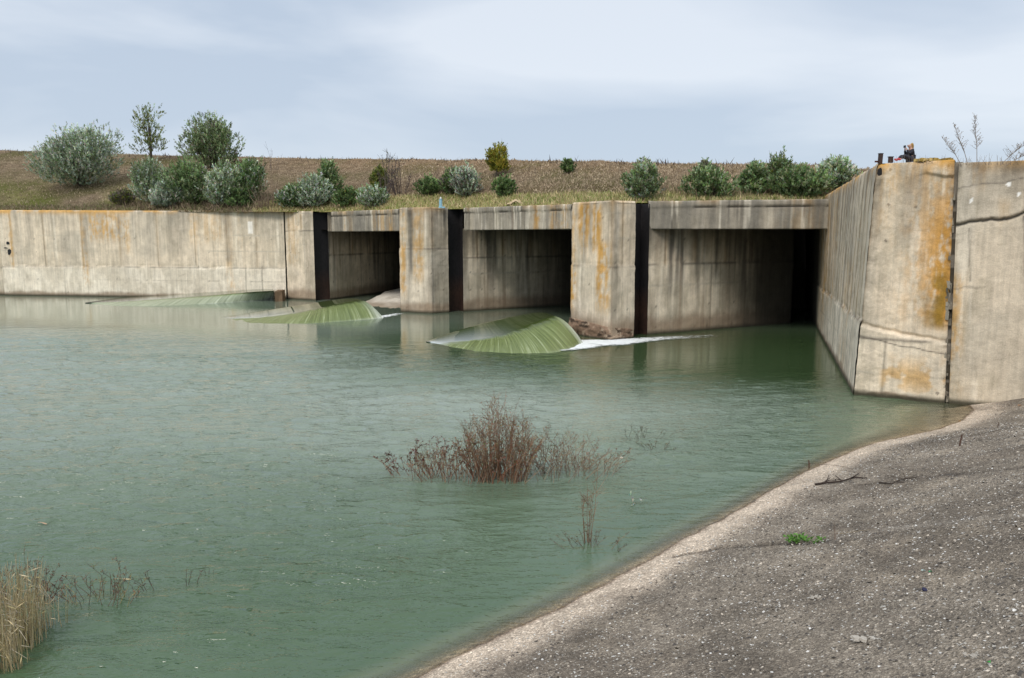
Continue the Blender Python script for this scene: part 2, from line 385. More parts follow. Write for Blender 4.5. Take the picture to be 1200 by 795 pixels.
def pier(label, L0, C0, S0, S1, zt, inner, outer, seed, back, **kw):
    """L0 left edge, C0 nose corner, S0-S1 gate groove, inner = side wall right of the groove, outer = hidden left side"""
    t = empty('concrete_pier', (*C0, 0), label, 'pier', 'piers between the sluice bays')
    l1 = math.hypot(C0[0]-L0[0], C0[1]-L0[1]); l2 = math.hypot(S0[0]-C0[0], S0[1]-C0[1])
    v, f, c = face([(*outer[-1], zt), (*outer[0], zt), (*L0, zt), (*C0, zt), (*S0, zt)], 0.12,
        lambda u, z: paint(u-sum(math.hypot(p[0]-q[0], p[1]-q[1]) for p, q in zip([outer[-1], outer[0]], [outer[0], L0])), z, seed, zt, **kw(l1, l2) if callable(kw) else {k: (w(l1, l2) if callable(w) else w) for k, w in kw.items()}),
        disp=rough(seed, 0.05, (4.25 if seed == 6 else 5.0, 0.035), 0.10), cap=0.5)
    mesh_obj('pier_nose', v, f, M_CONC, t, c)
    slot(t, S0, S1, zt-0.02, 0.75, back)
    Li = math.hypot(inner[1][0]-S1[0], inner[1][1]-S1[1])
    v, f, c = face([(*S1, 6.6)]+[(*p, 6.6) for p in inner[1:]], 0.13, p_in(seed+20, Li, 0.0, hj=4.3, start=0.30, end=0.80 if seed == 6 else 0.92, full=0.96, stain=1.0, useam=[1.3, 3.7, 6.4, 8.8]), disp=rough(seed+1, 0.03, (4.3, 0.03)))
    mesh_obj('side_wall', v, f, M_CONC, t, c)
    cap_poly(t, [L0, C0, S0, (S0[0]+back[0]*0.9, S0[1]+back[1]*0.9), outer[0]], zt-0.12)
    return t
P2L = tuple(at(470, 365.8)[:2]); P2C = tuple(at(506, 367.6)[:2]); P2S = tuple(at(526, 366.2)[:2]); P2T = tuple(at(543, 365.2)[:2])
pier('narrower concrete pier with grey streaks, standing between the smallest and the middle bay', P2L, P2C, P2S, P2T, 8.22,
     [P2T, (6.0, 67.6), (14, 73)], [(-5.5, 68), (-1, 80)], 5, (-0.45, 0.89),
     useam=lambda a, b: [a+0.1], lseam=lambda a, b: [a+0.1], hj=5.0, stain=0.75, tide=0.9, dark=0.25, toporange=0.15,
     oranges=lambda a, b: [(0.1, 0.5, 1.5, 8.1, 0.8), (a*0.45, a*0.75, 2.6, 8.0, 0.6)], darks=lambda a, b: [(a*0.3, a*0.42, 3, 8, 0.6), (a*0.9, a+b, 0.6, 8.2, 0.40)])
P3L = tuple(at(669, 391)[:2]); P3C = tuple(at(716, 398.5)[:2]); P3S = tuple(at(742, 395.2)[:2]); P3T = tuple(at(758, 392.5)[:2])
pier3 = pier('widest concrete pier with bright orange lichen streaks beside the largest green spill and white foam', P3L, P3C, P3S, P3T, 8.03,
     [P3T, (19.4, 53.2), (17.8, 66)], [(7.0, 52.0), (15.5, 64)], 6, (-0.55, 0.83),
     useam=lambda a, b: [a*0.98, a+b*0.45], lseam=lambda a, b: [a], hj=4.25, stain=0.45, tide=1.5, toporange=0.1, lowlight=0.35,
     oranges=lambda a, b: [(-0.1, 0.45, 1.6, 4.1, 1.0), (0.0, 0.35, 4.4, 8.0, 0.6), (a*0.18, a*0.42, 6.0, 8.0, 1.0), (a*0.25, a*0.55, 5, 8, 0.5), (a*0.52, a*0.72, 5.4, 7.8, 1.0), (a*0.65, a*0.95, 1.9, 5.6, 0.9)],
     darks=lambda a, b: [(a*0.3, a*0.36, 4.6, 8, 0.5), (a*0.45, a*0.5, 5, 8, 0.6), (a*0.98, a+b*0.25, 1.0, 7.0, 0.35)])
# eroded footing of the widest pier
def d_foot(U, Z, zt): return 0.03 + 0.30*(fbm(U*1.8, Z*2.2, 61, 5)-0.40)*ss(0.95, 0.5, Z) + 0.05*(fbm(U*7, Z*7, 62, 3)-0.5)
def p_foot(u, z):
    c = np.ones(u.shape+(3,))*np.array((0.17, 0.115, 0.08)); c = mix(c, (0.30, 0.23, 0.17), ss(0.5, 0.65, fbm(u*3, z*4, 63))); c = mix(c, (0.05, 0.035, 0.025), ss(0.55, 0.7, fbm(u*2.5, z*5, 64)))
    return mix(c, (0.05, 0.04, 0.03), 1-ss(0.0, 0.15, z))
v, f, c = face([(P3L[0]-0.1, P3L[1]-0.02, 1.0), (P3C[0], P3C[1], 0.72), (P3S[0]-0.05, P3S[1]-0.05, 0.5)], 0.06, p_foot, z0=-0.4, disp=d_foot, cap=0.3)
mesh_obj('eroded_footing', v, f, M_CONC, pier3, c)

# ------------------------------------------------------------------ BEAMS
def beam(label, a, b, za, zb, zu, seed, oranges, darks, group='beams over the sluice bays'):
    t = empty('concrete_beam', (*a, zu), label, 'beam', group)
    L = math.hypot(b[0]-a[0], b[1]-a[1]); dx, dy = (b[0]-a[0])/L, (b[1]-a[1])/L; nx, ny = dy, -dx
    us = np.linspace(0, L, int(L/0.1)+1); zs = np.linspace(0, 1, 22)
    U, R = np.meshgrid(us, zs, indexing='ij'); ZT = za+(zb-za)*U/L; Z = zu+(ZT-zu)*R
    D = 0.015*(fbm(U*2, Z*2, seed)-0.5)*2 + 0.05*ss(0.74, 0.78, R + 0.03*(fbm(U, U*0, seed+2)-0.5)) - 0.09*np.exp(-((R-0.76)/0.03)**2)*ss(0.35, 0.6, fbm(U*1.2, U*0, seed+3)) - 0.08*ss(0.93, 1, R)*fbm(U*2.5, U*0, seed+4)
    P = np.stack([a[0]+dx*U+nx*D, a[1]+dy*U+ny*D, Z - 0.05*(R > 0.99)*fbm(U*2, U*0, seed+6)], -1)
    C = paint(U, Z, seed, 8.2, hj=0, useam=[], lseam=[], stain=1.4, dark=0.8, toporange=0.15, holes=False, oranges=[(q[0]*L, q[1]*L, zu-0.5, 8.5, q[2]) for q in oranges], darks=[(q[0]*L, q[1]*L, zu-0.5, 8.5, q[2]) for q in darks], tide=0.01)
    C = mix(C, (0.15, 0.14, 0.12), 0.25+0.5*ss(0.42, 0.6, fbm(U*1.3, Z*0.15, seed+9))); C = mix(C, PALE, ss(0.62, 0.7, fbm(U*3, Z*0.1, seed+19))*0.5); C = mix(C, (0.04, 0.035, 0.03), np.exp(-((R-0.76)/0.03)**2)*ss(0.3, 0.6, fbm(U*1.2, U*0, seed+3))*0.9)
    # wrap: underside and top
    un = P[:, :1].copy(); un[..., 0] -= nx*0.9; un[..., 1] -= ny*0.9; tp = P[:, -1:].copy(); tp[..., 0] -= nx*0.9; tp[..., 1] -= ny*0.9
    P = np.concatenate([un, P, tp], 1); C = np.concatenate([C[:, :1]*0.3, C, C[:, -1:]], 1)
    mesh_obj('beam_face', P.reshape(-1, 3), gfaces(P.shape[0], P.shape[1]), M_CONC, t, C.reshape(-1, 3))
    return t
def bpos(px, Y): p = atd(px, 260, Y); return (p.x, p.y)
beam('short grey concrete beam above the smallest bay with the white apron', bpos(388.5, 71.9), bpos(468, 63.5), 8.26, 8.22, 6.42, 11, [(0.2, 0.32, 0.7), (0.62, 0.72, 0.9), (0.75, 0.95, 0.6)], [(0.05, 0.18, 0.6), (0.35, 0.6, 0.5)])
beam('grey concrete beam with one orange stripe above the middle bay', bpos(544, 60.3), bpos(670, 50.5), 8.2, 8.08, 6.46, 12, [(0.69, 0.73, 1.0), (0.82, 0.97, 0.65)], [(0.1, 0.3, 0.4)])
beam('longest dark grey concrete beam above the widest and darkest bay', bpos(759.5, 46.9), (19.0, 45.6), 8.12, 8.18, 6.42, 13, [(0.68, 0.88, 0.22)], [(0.05, 0.55, 0.35), (0.5, 0.62, 0.6)])
# deck slab over the bays
dk = [(-16.2, 73.6), (-8.0, 66.0), (-3.1, 62.5), (4.6, 53.0), (9.6, 48.4), (19.6, 47.6), (40, 62), (30, 95), (-10, 112)]
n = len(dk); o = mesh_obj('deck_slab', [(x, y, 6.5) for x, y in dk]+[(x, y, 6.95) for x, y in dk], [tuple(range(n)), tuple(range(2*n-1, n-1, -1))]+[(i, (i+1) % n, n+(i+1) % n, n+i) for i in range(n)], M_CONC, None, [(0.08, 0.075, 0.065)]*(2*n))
tag(o, 'dark concrete deck roofing over the three bays behind the beams', 'deck slab')
# back wall
pts = [(-8, 99), (2, 79.5), (5, 80), (13, 72), (15, 64), (18, 66), (27, 64), (30, 60)]
V = []; Fc = []
for i, (x, y) in enumerate(pts): V += [(x, y, -1.5), (x, y, 6.7)]
Fc = [(2*i, 2*i+2, 2*i+3, 2*i+1) for i in range(len(pts)-1)]
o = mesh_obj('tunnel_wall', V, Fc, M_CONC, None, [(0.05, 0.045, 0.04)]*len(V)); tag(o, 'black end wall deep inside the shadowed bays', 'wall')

# ------------------------------------------------------------------ RIGHT WING WALL BLOCK + OUTER WALL
RC = tuple(at(1001, 462)[:2]); RJ = tuple(at(1107, 472.5)[:2]); RB = tuple(at(957, 382.6)[:2])
d = Vector(RB)-Vector(RC); d.normalize(); RB2 = (RC[0]+d.x*38, RC[1]+d.y*38)
def topat(px, py, Y): p = atd(px, py, Y); return (p.z, p.x, p.y)
tC = topat(1027, 192, 29.1); tJ = topat(1119, 187.5, 27.6); tB = topat(962, 232, 50.5)
wing = empty('wing_wall', (*RC, 0), 'tall blocky wing wall with orange rust stain and cracked ledge at the right', 'wall')
Lside = 38; dB = math.hypot(RB[0]-RC[0], RB[1]-RC[1])
dT = Vector((tB[1]-tC[1], tB[2]-tC[2])); kk = 38/dB
pB2 = (*RB2, tC[0]+(tB[0]-tC[0])*kk, tC[1]+dT.x*kk, tC[2]+dT.y*kk)
def p_side(u, z):      # u runs from back (0) to corner (38)
    q = 38-u
    c = paint(q*1.0, z, 7, 8.6, seams=1.1, hj=2.75, stain=0.55, dark=0.45, tide=0.4, lowlight=0.75, toporange=0.35, holes=False, oranges=[(12, 19, 2.2, 8, 0.28), (4, 7, 0.2, 5, 0.25), (17, 22, 0.5, 8, 0.4)])
    bl = np.abs(((q*3.2) % 1.0)-0.5); c = mix(c, DARK, (bl > 0.42)*0.35*fbm(q*2, z*0.2, 70))
    return mix(c, (0.035, 0.03, 0.025), ss(21.0, 24.5, q)*0.95)  # bay darkness painted on where the wall runs in under the deck
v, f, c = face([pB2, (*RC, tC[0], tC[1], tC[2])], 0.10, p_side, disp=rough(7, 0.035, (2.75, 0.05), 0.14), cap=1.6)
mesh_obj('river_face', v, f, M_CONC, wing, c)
Lf = math.hypot(RJ[0]-RC[0], RJ[1]-RC[1])
def p_front(u, z):
    c = paint(u, z, 8, 8.75, useam=[], lseam=[0.95], hj=2.2, stain=0.18, dark=0.12, tide=0.15, toporange=0.5, lowlight=0.2,
        oranges=[(0.2, Lf, 7.9, 8.8, 0.35), (0.3, 0.8, 6.2, 8.8, 0.35)], darks=[(-0.1, 0.32, 2.9, 8.6, 0.32), (1.0, 1.7, 5.9, 6.4, 0.35), (1.2, 2.0, 6.6, 8.0, 0.18)])
    e = Lf-u
    m = np.exp(-(e/1.35)**2)*1.15*ss(2.4, 3.2, z)*(1-ss(5.8, 8.4, z)*0.55)*ss(0.30, 0.62, fbm(u*1.5, z*0.6, 90)*0.6+fbm(u*6, z*4, 91)*0.4+0.18*np.exp(-e/0.5))
    m = m*ss(0.30, 0.55, 0.5*fbm(u*9, z*5, 98, 5)+0.5*fbm(u*4, z*0.7, 99)); c = mix(c, (0.40, 0.215, 0.055), m*0.95)
    m = np.exp(-((e-0.3)/0.45)**2)*ss(2.5, 2.9, z)*(1-ss(4.2, 5.2, z))*ss(0.3, 0.5, fbm(u*3, z*2, 93))
    c = mix(c, (0.20, 0.12, 0.02), m*0.9)
    m = np.exp(-((z-0.85)/0.6)**2)*ss(0.7, 1.1, u)*ss(0.42, 0.6, fbm(u*2.2, z*2.2, 92)); c = mix(c, (0.45, 0.27, 0.09), m*0.75)
    c = mix(c, DARK, ss(0.985, 1.0, u/Lf)*0.5*fbm(z*2, u*0, 95))
    w = 2.15 + 0.45*(1-u/Lf) - 0.1 + 0.1*(fbm(u*2, u*0, 96)-0.5)
    c = mix(c, (0.06, 0.05, 0.04), np.exp(-((z-w+0.28)/0.022)**2)*0.85)
    c = mix(c, (0.06, 0.05, 0.04), np.exp(-((z-5.1)/0.03)**2)*0.35*ss(0.4, 0.6, fbm(u*1.3, u*0, 97)))
    return c
def d_front(U, Z, zt):
    d = 0.035*(fbm(U*2.2, Z*2.2, 21, 5)-0.5)*2 + 0.03*(fbm(U*8, Z*8, 23, 3)-0.5)
    w = 2.15 + 0.45*(1-U/Lf) + 0.22*(fbm(U*1.6, U*0, 22, 4)-0.5)
    d = d + 0.10*(1-ss(w-0.05, w+0.03, Z)) - 0.08*np.exp(-((Z-w-0.07)/0.06)**2)
    d = d + 0.12*ss(8.10, 8.2, Z+0.25*(fbm(U*1.5, U*0, 24)-0.5))*ss(1.4, 2.6, U)
    d = d - 0.22*np.exp(-(zt-Z)/0.14)*fbm(U*2.5, U*0, 25)
    d = d - 0.14*np.exp(-U/0.10)*fbm(Z*3, Z*0, 26) - 0.22*np.exp(-(Lf-U)/0.09)*fbm(Z*3.5, Z*0, 27, 5)
    return d
v, f, c = face([(*RC, tC[0], tC[1], tC[2]), (*RJ, tJ[0], tJ[1], tJ[2])], 0.04, p_front, disp=d_front, cap=1.6)
mesh_obj('front_face', v, f, M_CONC, wing, c)
g = MB(); q = atd(1030, 202, 28.75)      # hole under the coping
n = 10; g.add([q+Vector((math.cos(k/n*6.283)*0.11*random.uniform(.7, 1.2), -0.06, math.sin(k/n*6.283)*0.16*random.uniform(.7, 1.2))) for k in range(n)], [tuple(range(n))], (0.01, 0.009, 0.008))
g.build('drain_hole', M_METAL, wing)
# joint filler (dark broken joint)
V = []; C = []
zs = np.linspace(-0.6, 8.6, 180)
JR = (RJ[0]+0.16, RJ[1]-0.05)
for z in zs:
    k = max(z, 0)/8.6; x = RJ[0]+(tJ[1]-RJ[0])*k; y = RJ[1]+(tJ[2]-RJ[1])*k
    r = 0.10*vn(z*3, 0, 3)
    V += [(x-0.12, y+0.15+r, z), (x+0.06, y+0.22+r, z), (x+0.35, y+0.10, z)]; C += [(0.07, 0.06, 0.045)]*3 if vn(z*4, 1, 5) < 0.6 else [(0.2, 0.18, 0.15)]*3
mesh_obj('joint_filler', V, gfaces(len(zs), 3), M_CONC, wing, C)
g = MB()
for k in range(46):
    z = random.uniform(0.1, 4.2) if k < 38 else random.uniform(4, 8.3); kz = z/8.6; x = RJ[0]+(tJ[1]-RJ[0])*kz+random.uniform(-0.08, 0.12); y = RJ[1]+(tJ[2]-RJ[1])*kz+random.uniform(0.04, 0.12)
    g.box((x, y, z), (random.uniform(.04, .10), .08, random.uniform(.06, .30)), random.uniform(0, 3), random.choice([(0.16, 0.14, 0.11), (0.10, 0.09, 0.07), (0.22, 0.2, 0.16)]), 0.8, 0.03)
g.build('broken_edge', M_CONC, wing)
# outer wall
owall = empty('bank_wall', (*JR, 0), 'battered grey concrete wall with a diagonal crack rising from the gravel bank at the right edge', 'wall')
tO = topat(1123.5, 191, 27.6); dO = Vector((0.90, -0.436)).normalized(); LO = 26
JR = tuple(at(1112, 473)[:2])
pO2 = (JR[0]+dO.x*LO, JR[1]+dO.y*LO, tO[0]+0.0, tO[1]+dO.x*LO, tO[2]+dO.y*LO)
def crack(u, z, u0, z0, sl, w, s): return np.exp(-((z-(z0+sl*(u-u0)+0.30*(fbm(u*1.4, u*0, s, 6)-0.5)))/(w*(0.4+1.3*fbm(u*5, z*0, s+1))))**2)
def p_out(u, z):
    c = paint(u, z, 9, 8.6, useam=[], lseam=[], hj=-3, stain=0.14, dark=0.38, tide=0.15, toporange=0.25, holes=False, oranges=[(-0.1, 0.25, 0.5, 4.6, 0.7), (1.35, 1.5, 6.6, 7.2, 0.6), (0.3, 0.8, 7.8, 8.6, 0.4)], darks=[(0.3, 3.5, 7.7, 8.8, 0.35), (0.1, 0.9, 6.9, 7.3, 0.3)])
    c = mix(c, GREY, crack(u, z, 0, 6.5, 0.16, 0.6, 50)*0.4)
    c = mix(c, DARK, crack(u, z, 0, 6.45, 0.16, 0.045, 50)*0.9)
    c = mix(c, DARK, crack(u, z, 0, 7.6, 0.18, 0.025, 52)*0.6)
    c = mix(c, DARK, crack(u, z, 0, 4.1, 0.13, 0.03, 53)*0.5*(u < 1.0))
    for (q, z0, z1, k) in ((0.35, 4.4, 6.3, 0.5), (2.0, 3.8, 6.7, 0.8)):
        c = mix(c, DARK, np.exp(-((u-q-0.08*(6.5-z)-0.12*(fbm(z*1.5, z*0, 54)-0.5))/0.03)**2)*(z > z0)*(z < z1)*k)
    for (q, zq) in ((1.5, 7.75), (1.8, 7.4), (2.4, 7.6), (0.42, 7.2)): c = mix(c, (0.72, 0.72, 0.70), (np.hypot((u-q)*1.3, (z-zq)*0.7)+0.14*(fbm(u*9, z*9, 57)-0.5) < 0.06)*0.85)
    return c
def d_out(U, Z, zt):
    d = 0.03*(fbm(U*1.7, Z*1.7, 31, 5)-0.5)*2 + 0.022*(fbm(U*9, Z*9, 33, 3)-0.5)
    w = 6.45+0.16*U+0.30*(fbm(U*1.4, U*0, 50, 6)-0.5)
    d = d + 0.08*ss(w-0.02, w+0.06, Z) - 0.10*np.exp(-((Z-w)/0.05)**2)
    d = d - 0.10*np.exp(-(zt-Z)/0.12)*fbm(U*2.5, U*0, 35) - 0.14*np.exp(-U/0.07)*fbm(Z*3, Z*0, 36, 5)
    return d
v, f, c = face([(*JR, *[tO[0], tO[1], tO[2]]), pO2], 0.05, p_out, z0=-0.8, disp=d_out, cap=1.2)
mesh_obj('wall_face', v, f, M_CONC, owall, c)

# ------------------------------------------------------------------ BANK
shore_px = [(1142, 480.5), (1131, 491), (1102, 503), (1062, 511), (1030, 518), (998, 529), (950, 550), (905, 575), (850, 607), (800, 633), (760, 656), (700, 690), (640, 720), (580, 748), (525, 775), (485, 797)]
SH = [tuple(at(x, y)[:2]) for x, y in shore_px]
e = Vector(SH[-1])-Vector(SH[-3]); e.normalize()
SH = [(18.5, 34.0), (16.9, 28.4)]+SH + [(SH[-1][0]+e.x*2-0.5, SH[-1][1]+e.y*2), (SH[-1][0]-7.5, SH[-1][1]-3.2), (-22, 3), (-60, -2)]
SHA = np.array(SH)
def sdist(x, y):
    x = np.asarray(x, float); y = np.asarray(y, float); best = np.full(x.shape, 1e9); sgn = np.ones(x.shape)
    for i in range(len(SHA)-1):
        a = SHA[i]; b = SHA[i+1]; d = b-a; L2 = d@d
        t = np.clip(((x-a[0])*d[0]+(y-a[1])*d[1])/L2, 0, 1); qx = a[0]+d[0]*t-x; qy = a[1]+d[1]*t-y; D = np.hypot(qx, qy)
        cr = d[0]*(y-a[1])-d[1]*(x-a[0]); m = D < best-1e-9
        best = np.where(m, D, best); sgn = np.where(m, np.where(cr > 0, 1, -1), sgn)
    return best*sgn
def bank_z(x, y):
    s = sdist(x, y); s = s + 0.10*(fbm(np.asarray(x)*1.1, np.asarray(y)*1.1, 301)-0.5)*ss(-3, 0.2, s) + 0.10*(fbm(np.asarray(x)*4, np.asarray(y)*4, 304)-0.5)*ss(-1, 0.1, s)*(1-ss(0.5, 1.5, s)) 
    sp = np.maximum(s, 0)
    z = np.where(s > 0, 0.22*sp+0.024*sp*sp, -0.30*np.minimum(-s, 3)-0.5*np.maximum(-s-3, 0))
    z = np.where(z > 3.6, 3.6+(z-3.6)*0.15, z); z = np.minimum(z, 4.3)
    z = z + 0.12*(fbm(np.asarray(x)*0.45, np.asarray(y)*0.45, 302)-0.5)*ss(0, 1.5, s) + 0.02*(fbm(np.asarray(x)*3, np.asarray(y)*3, 303)-0.5)*ss(0, 0.5, s)
    return np.maximum(z, -4.0), s
xs = np.concatenate([np.arange(-70, -10, 2.0), np.arange(-10, -3, 0.4), np.arange(-3, 19, 0.09), np.arange(19, 60, 2.0)])
ys = np.concatenate([np.arange(-40, 2, 2.0), np.arange(2, 28.5, 0.09), np.arange(28.5, 36, 0.5)])
X, Y = np.meshgrid(xs, ys, indexing='ij'); Z, S = bank_z(X, Y)
n1 = fbm(X*0.5, Y*0.5, 310); n2 = fbm(X*1.7, Y*1.7, 311)
C = np.ones(X.shape+(3,))*np.array((0.215, 0.188, 0.155))
C = mix(C, (0.10, 0.084, 0.068), ss(0.42, 0.62, n1)*0.55); C = mix(C, (0.28, 0.24, 0.19), ss(0.55, 0.75, n2)*0.45)
band = (1-ss(0.35, 1.25, S+0.45*(n2-0.5)))*ss(-0.05, 0.04, S)
C = mix(C, (0.47, 0.40, 0.325), band*0.95)
C = mix(C, (0.20, 0.12, 0.08), (1-ss(0.0, 0.10, S+0.05*(n2-0.5)))*0.4)
C = mix(C, (0.52, 0.43, 0.34), (1-ss(-0.15, 0.0, S)))
def lineD(X, Y, p, q):
    a = np.array(p); b = np.array(q); d = b-a; t = np.clip(((X-a[0])*d[0]+(Y-a[1])*d[1])/(d@d), 0, 1)
    return np.hypot(a[0]+d[0]*t-X, a[1]+d[1]*t-Y)
def bpt(px, py):      # point on the bank seen at a picture position
    dx, dy, dz = ray(px, py); t = np.arange(0.003, 0.045, 0.00012)
    g_ = dz*t + H - bank_z(dx*t, dy*t)[0]; i = int(np.argmax(g_ <= 0)); t0 = t[max(i-1, 0)]; t1 = t[i]
    t = np.linspace(t0, t1, 12); zz = bank_z(dx*t, dy*t)[0]; i = int(np.argmax(dz*t+H <= zz))
    return Vector((dx*t[i], dy*t[i], float(zz[i])))
ck = [bpt(*q) for q in ((790, 652), (850, 641), (905, 637), (968, 634))]
for i in range(3):
    D = lineD(X, Y, ck[i][:2], ck[i+1][:2]); w = D + 0.12*(fbm(X*4, Y*4, 320)-0.5)
    C = mix(C, (0.045, 0.038, 0.03), np.exp(-(w/0.07)**2)*0.9); Z = Z - 0.05*np.exp(-(D/0.06)**2)
ck2 = [bpt(*q) for q in ((985, 630), (1060, 618), (1130, 610), (1200, 603))]
for i in range(3):
    D = lineD(X, Y, ck2[i][:2], ck2[i+1][:2]); w = D+0.3*(fbm(X*3, Y*3, 321)-0.5); C = mix(C, (0.36, 0.33, 0.29), np.exp(-(w/0.16)**2)*0.25)
ck3 = [bpt(*q) for q in ((1010, 568), (1070, 562), (1120, 556), (1200, 548))]
for i in range(3):
    D = lineD(X, Y, ck3[i][:2], ck3[i+1][:2]); w = D+0.3*(fbm(X*3, Y*3, 322)-0.5); C = mix(C, (0.06, 0.05, 0.042), np.exp(-(w/0.12)**2)*0.7)
o = mesh_obj('gravel_bank', np.stack([X, Y, Z], -1).reshape(-1, 3), gfaces(*X.shape), mat_bank(), None, C.reshape(-1, 3), smooth=True)
tag(o, 'dark grey sloping gravel bank strewn with white shells', 'bank', kind='structure')
def scatter_chips(name, n, ymin, ymax, smin, smax, cols, label, cat, seed, w=None, near=0.25):
    r = np.random.default_rng(seed); P = []
    x = r.uniform(-4, 19, n*6); y = ymin+(ymax-ymin)*r.random(n*6)**1.3
    z, s = bank_z(x, y); k = (s > near) & (np.abs(x/np.maximum(y, .1)) < 0.8) & (z < 4.1) & (fbm(x*0.9, y*0.9, seed)+0.35*fbm(x*5, y*5, seed+1) > r.random(n*6)*0.55+0.28)
    inside = (y < 27.0-(x-15.8)*0.48)
    k &= inside; x, y, z = x[k][:n], y[k][:n], z[k][:n]; n = len(x)
    sz = smin+(smax-smin)*r.random(n)**4; a = r.uniform(0, 6.283, n)
    m = 5; V = np.zeros((n, m+1, 3)); tx = r.normal(0, .35, n); ty = r.normal(0, .35, n)
    for j in range(m):
        rr = sz*r.uniform(0.55, 1.1, n)*(1 if j % 2 else 0.75); an = a+j*2*np.pi/m
        ex = rr*np.cos(an); ey = rr*np.sin(an)*0.7; V[:, j, 0] = x+ex; V[:, j, 1] = y+ey; V[:, j, 2] = z+tx*ex+ty*ey+sz*0.10
    V[:, m, 0] = x; V[:, m, 1] = y; V[:, m, 2] = z+sz*0.42
    b = (np.arange(n)*(m+1))[:, None]; Fc = np.concatenate([np.concatenate([b+j, b+(j+1) % m, b+m], 1) for j in range(m)], 0)
    cc = np.array(cols)[r.integers(0, len(cols), n)]*r.uniform(0.7, 1.1, (n, 1)); CC = np.repeat(cc[:, None], m+1, 1)
    o = mesh_obj(name, V.reshape(-1, 3), Fc, M_SHELL, None, CC.reshape(-1, 3)); tag(o, label, cat, kind='stuff')
M_SHELL = mat_vc('shell', 0.7, 0, 0.2, 60)
scatter_chips('shell_fragments', 34000, 4.0, 27, 0.006, 0.032, [(0.66, 0.65, 0.62), (0.5, 0.48, 0.44), (0.60, 0.53, 0.44), (0.40, 0.38, 0.34)], 'white and cream shell fragments scattered over the dark gravel bank', 'shells', 5)
scatter_chips('gravel_stones', 26000, 4.0, 27, 0.012, 0.045, [(0.16, 0.135, 0.11), (0.10, 0.085, 0.07), (0.24, 0.21, 0.17), (0.07, 0.062, 0.055)], 'small brown and grey stones covering the sloping bank', 'gravel', 6, near=0.7)

# ------------------------------------------------------------------ WATER
def mat_water():
    m = N('reservoir_water'); at_ = m.attr('Col'); sp = m.n('ShaderNodeSeparateColor'); m.t.links.new(at_.outputs['Color'], sp.inputs[0])
    shore, calm, sheen = sp.outputs[0], sp.outputs[1], sp.outputs[2]
    dx_ = m.n('ShaderNodeSeparateXYZ'); m.t.links.new(m.attr('UVp').outputs['Vector'], dx_.inputs[0]); deep = dx_.outputs[0]
    a = m.noise(1.0, 3, v=m.vec(0.55, 1.3, 1, rot=0.15), dist=0.4); b = m.noise(1.0, 3, v=m.vec(1.7, 4.2, 1, rot=-0.15), rough=0.6, dist=0.5); c = m.noise(1.0, 2, v=m.vec(7, 13, 1, rot=0.25), rough=0.6)
    patch = m.noise(0.09, 3, v=m.vec(0.6, 1.5, 1))
    h = m.math('ADD', m.math('MULTIPLY', a, 0.10), m.math('MULTIPLY', b, 0.18)); h = m.math('ADD', h, m.math('MULTIPLY', c, 0.04)); lw = m.noise(1.0, 3, v=m.vec(0.22, 0.62, 1, rot=-0.2), rough=0.6, dist=0.8); h = m.math('ADD', h, m.math('MULTIPLY', lw, 0.10))
    k = m.math('MULTIPLY', m.ramp(patch, (0.3, 0.5), (0.65, 1.0)), calm); h = m.math('MULTIPLY', h, k)
    nb = m.bump(h, 1.0, 1.0)
    big = m.noise(0.12, 4); col = m.mixc(m.ramp(big, (0.35, 0.0), (0.65, 1.0)), (0.045, 0.083, 0.040), (0.066, 0.110, 0.060)); col = m.mixc(deep, col, (0.03, 0.055, 0.018))
    col = m.mixc(sheen, col, (0.245, 0.285, 0.24)); col = m.mixc(m.ramp(shore, (0.3, 0.7), (1.0, 0.0)), col, (0.16, 0.165, 0.105))  # mask mixes a pale reflected sheen into the base colour
    m.p(Base_Color=col, Roughness=0.03, Normal=nb, IOR=1.42); m.b.inputs['Specular IOR Level'].default_value = 0.5
    gl = m.n('ShaderNodeBsdfGlossy'); gl.inputs['Roughness'].default_value = 0.04; m.set(gl.inputs['Normal'], nb)
    tr = m.n('ShaderNodeBsdfTransparent'); tr.inputs[0].default_value = (0.95, 0.93, 0.84, 1)
    fr = m.n('ShaderNodeFresnel'); fr.inputs[0].default_value = 1.34; m.set(fr.inputs['Normal'], nb)
    m1 = m.n('ShaderNodeMixShader'); m.t.links.new(fr.outputs[0], m1.inputs[0]); m.t.links.new(tr.outputs[0], m1.inputs[1]); m.t.links.new(gl.outputs[0], m1.inputs[2])
    m2 = m.n('ShaderNodeMixShader'); m.set(m2.inputs[0], m.ramp(shore, (0.0, 0.0), (0.62, 1.0))); m.t.links.new(m1.outputs[0], m2.inputs[1]); m.t.links.new(m.b.outputs[0], m2.inputs[2])
    m.t.links.new(m2.outputs[0], m.out.inputs[0]); return m.m
M_WATER = mat_water()
xs = np.concatenate([np.arange(-150, -60, 10.0), np.arange(-60, -36, 1.5), np.arange(-36, 20, 0.10), np.arange(20, 45, 2.5)])
ys = np.concatenate([np.arange(-10, 6, 1.0), np.arange(6, 52, 0.075), np.arange(52, 90, 0.8), np.arange(90, 130, 8.0)])
X, Y = np.meshgrid(xs, ys, indexing='ij'); S = -sdist(X, Y)
shore = np.clip(S/(0.75+2.4*np.exp(-(np.hypot(X-15, Y-26)/4)**2)), 0, 1); shore = np.where(S < -0.6, 0, shore)
dl = lineD(X, Y, LW1, P2L)
calm = 0.04+0.96*ss(11, 26, lineD(X, Y, (-55, 76), (-4, 60)))*ss(9, 22, lineD(X, Y, (-4, 56), (16, 45))); calm = calm*(1-0.45*np.exp(-(np.hypot(X-11, Y-38)/9)**2))
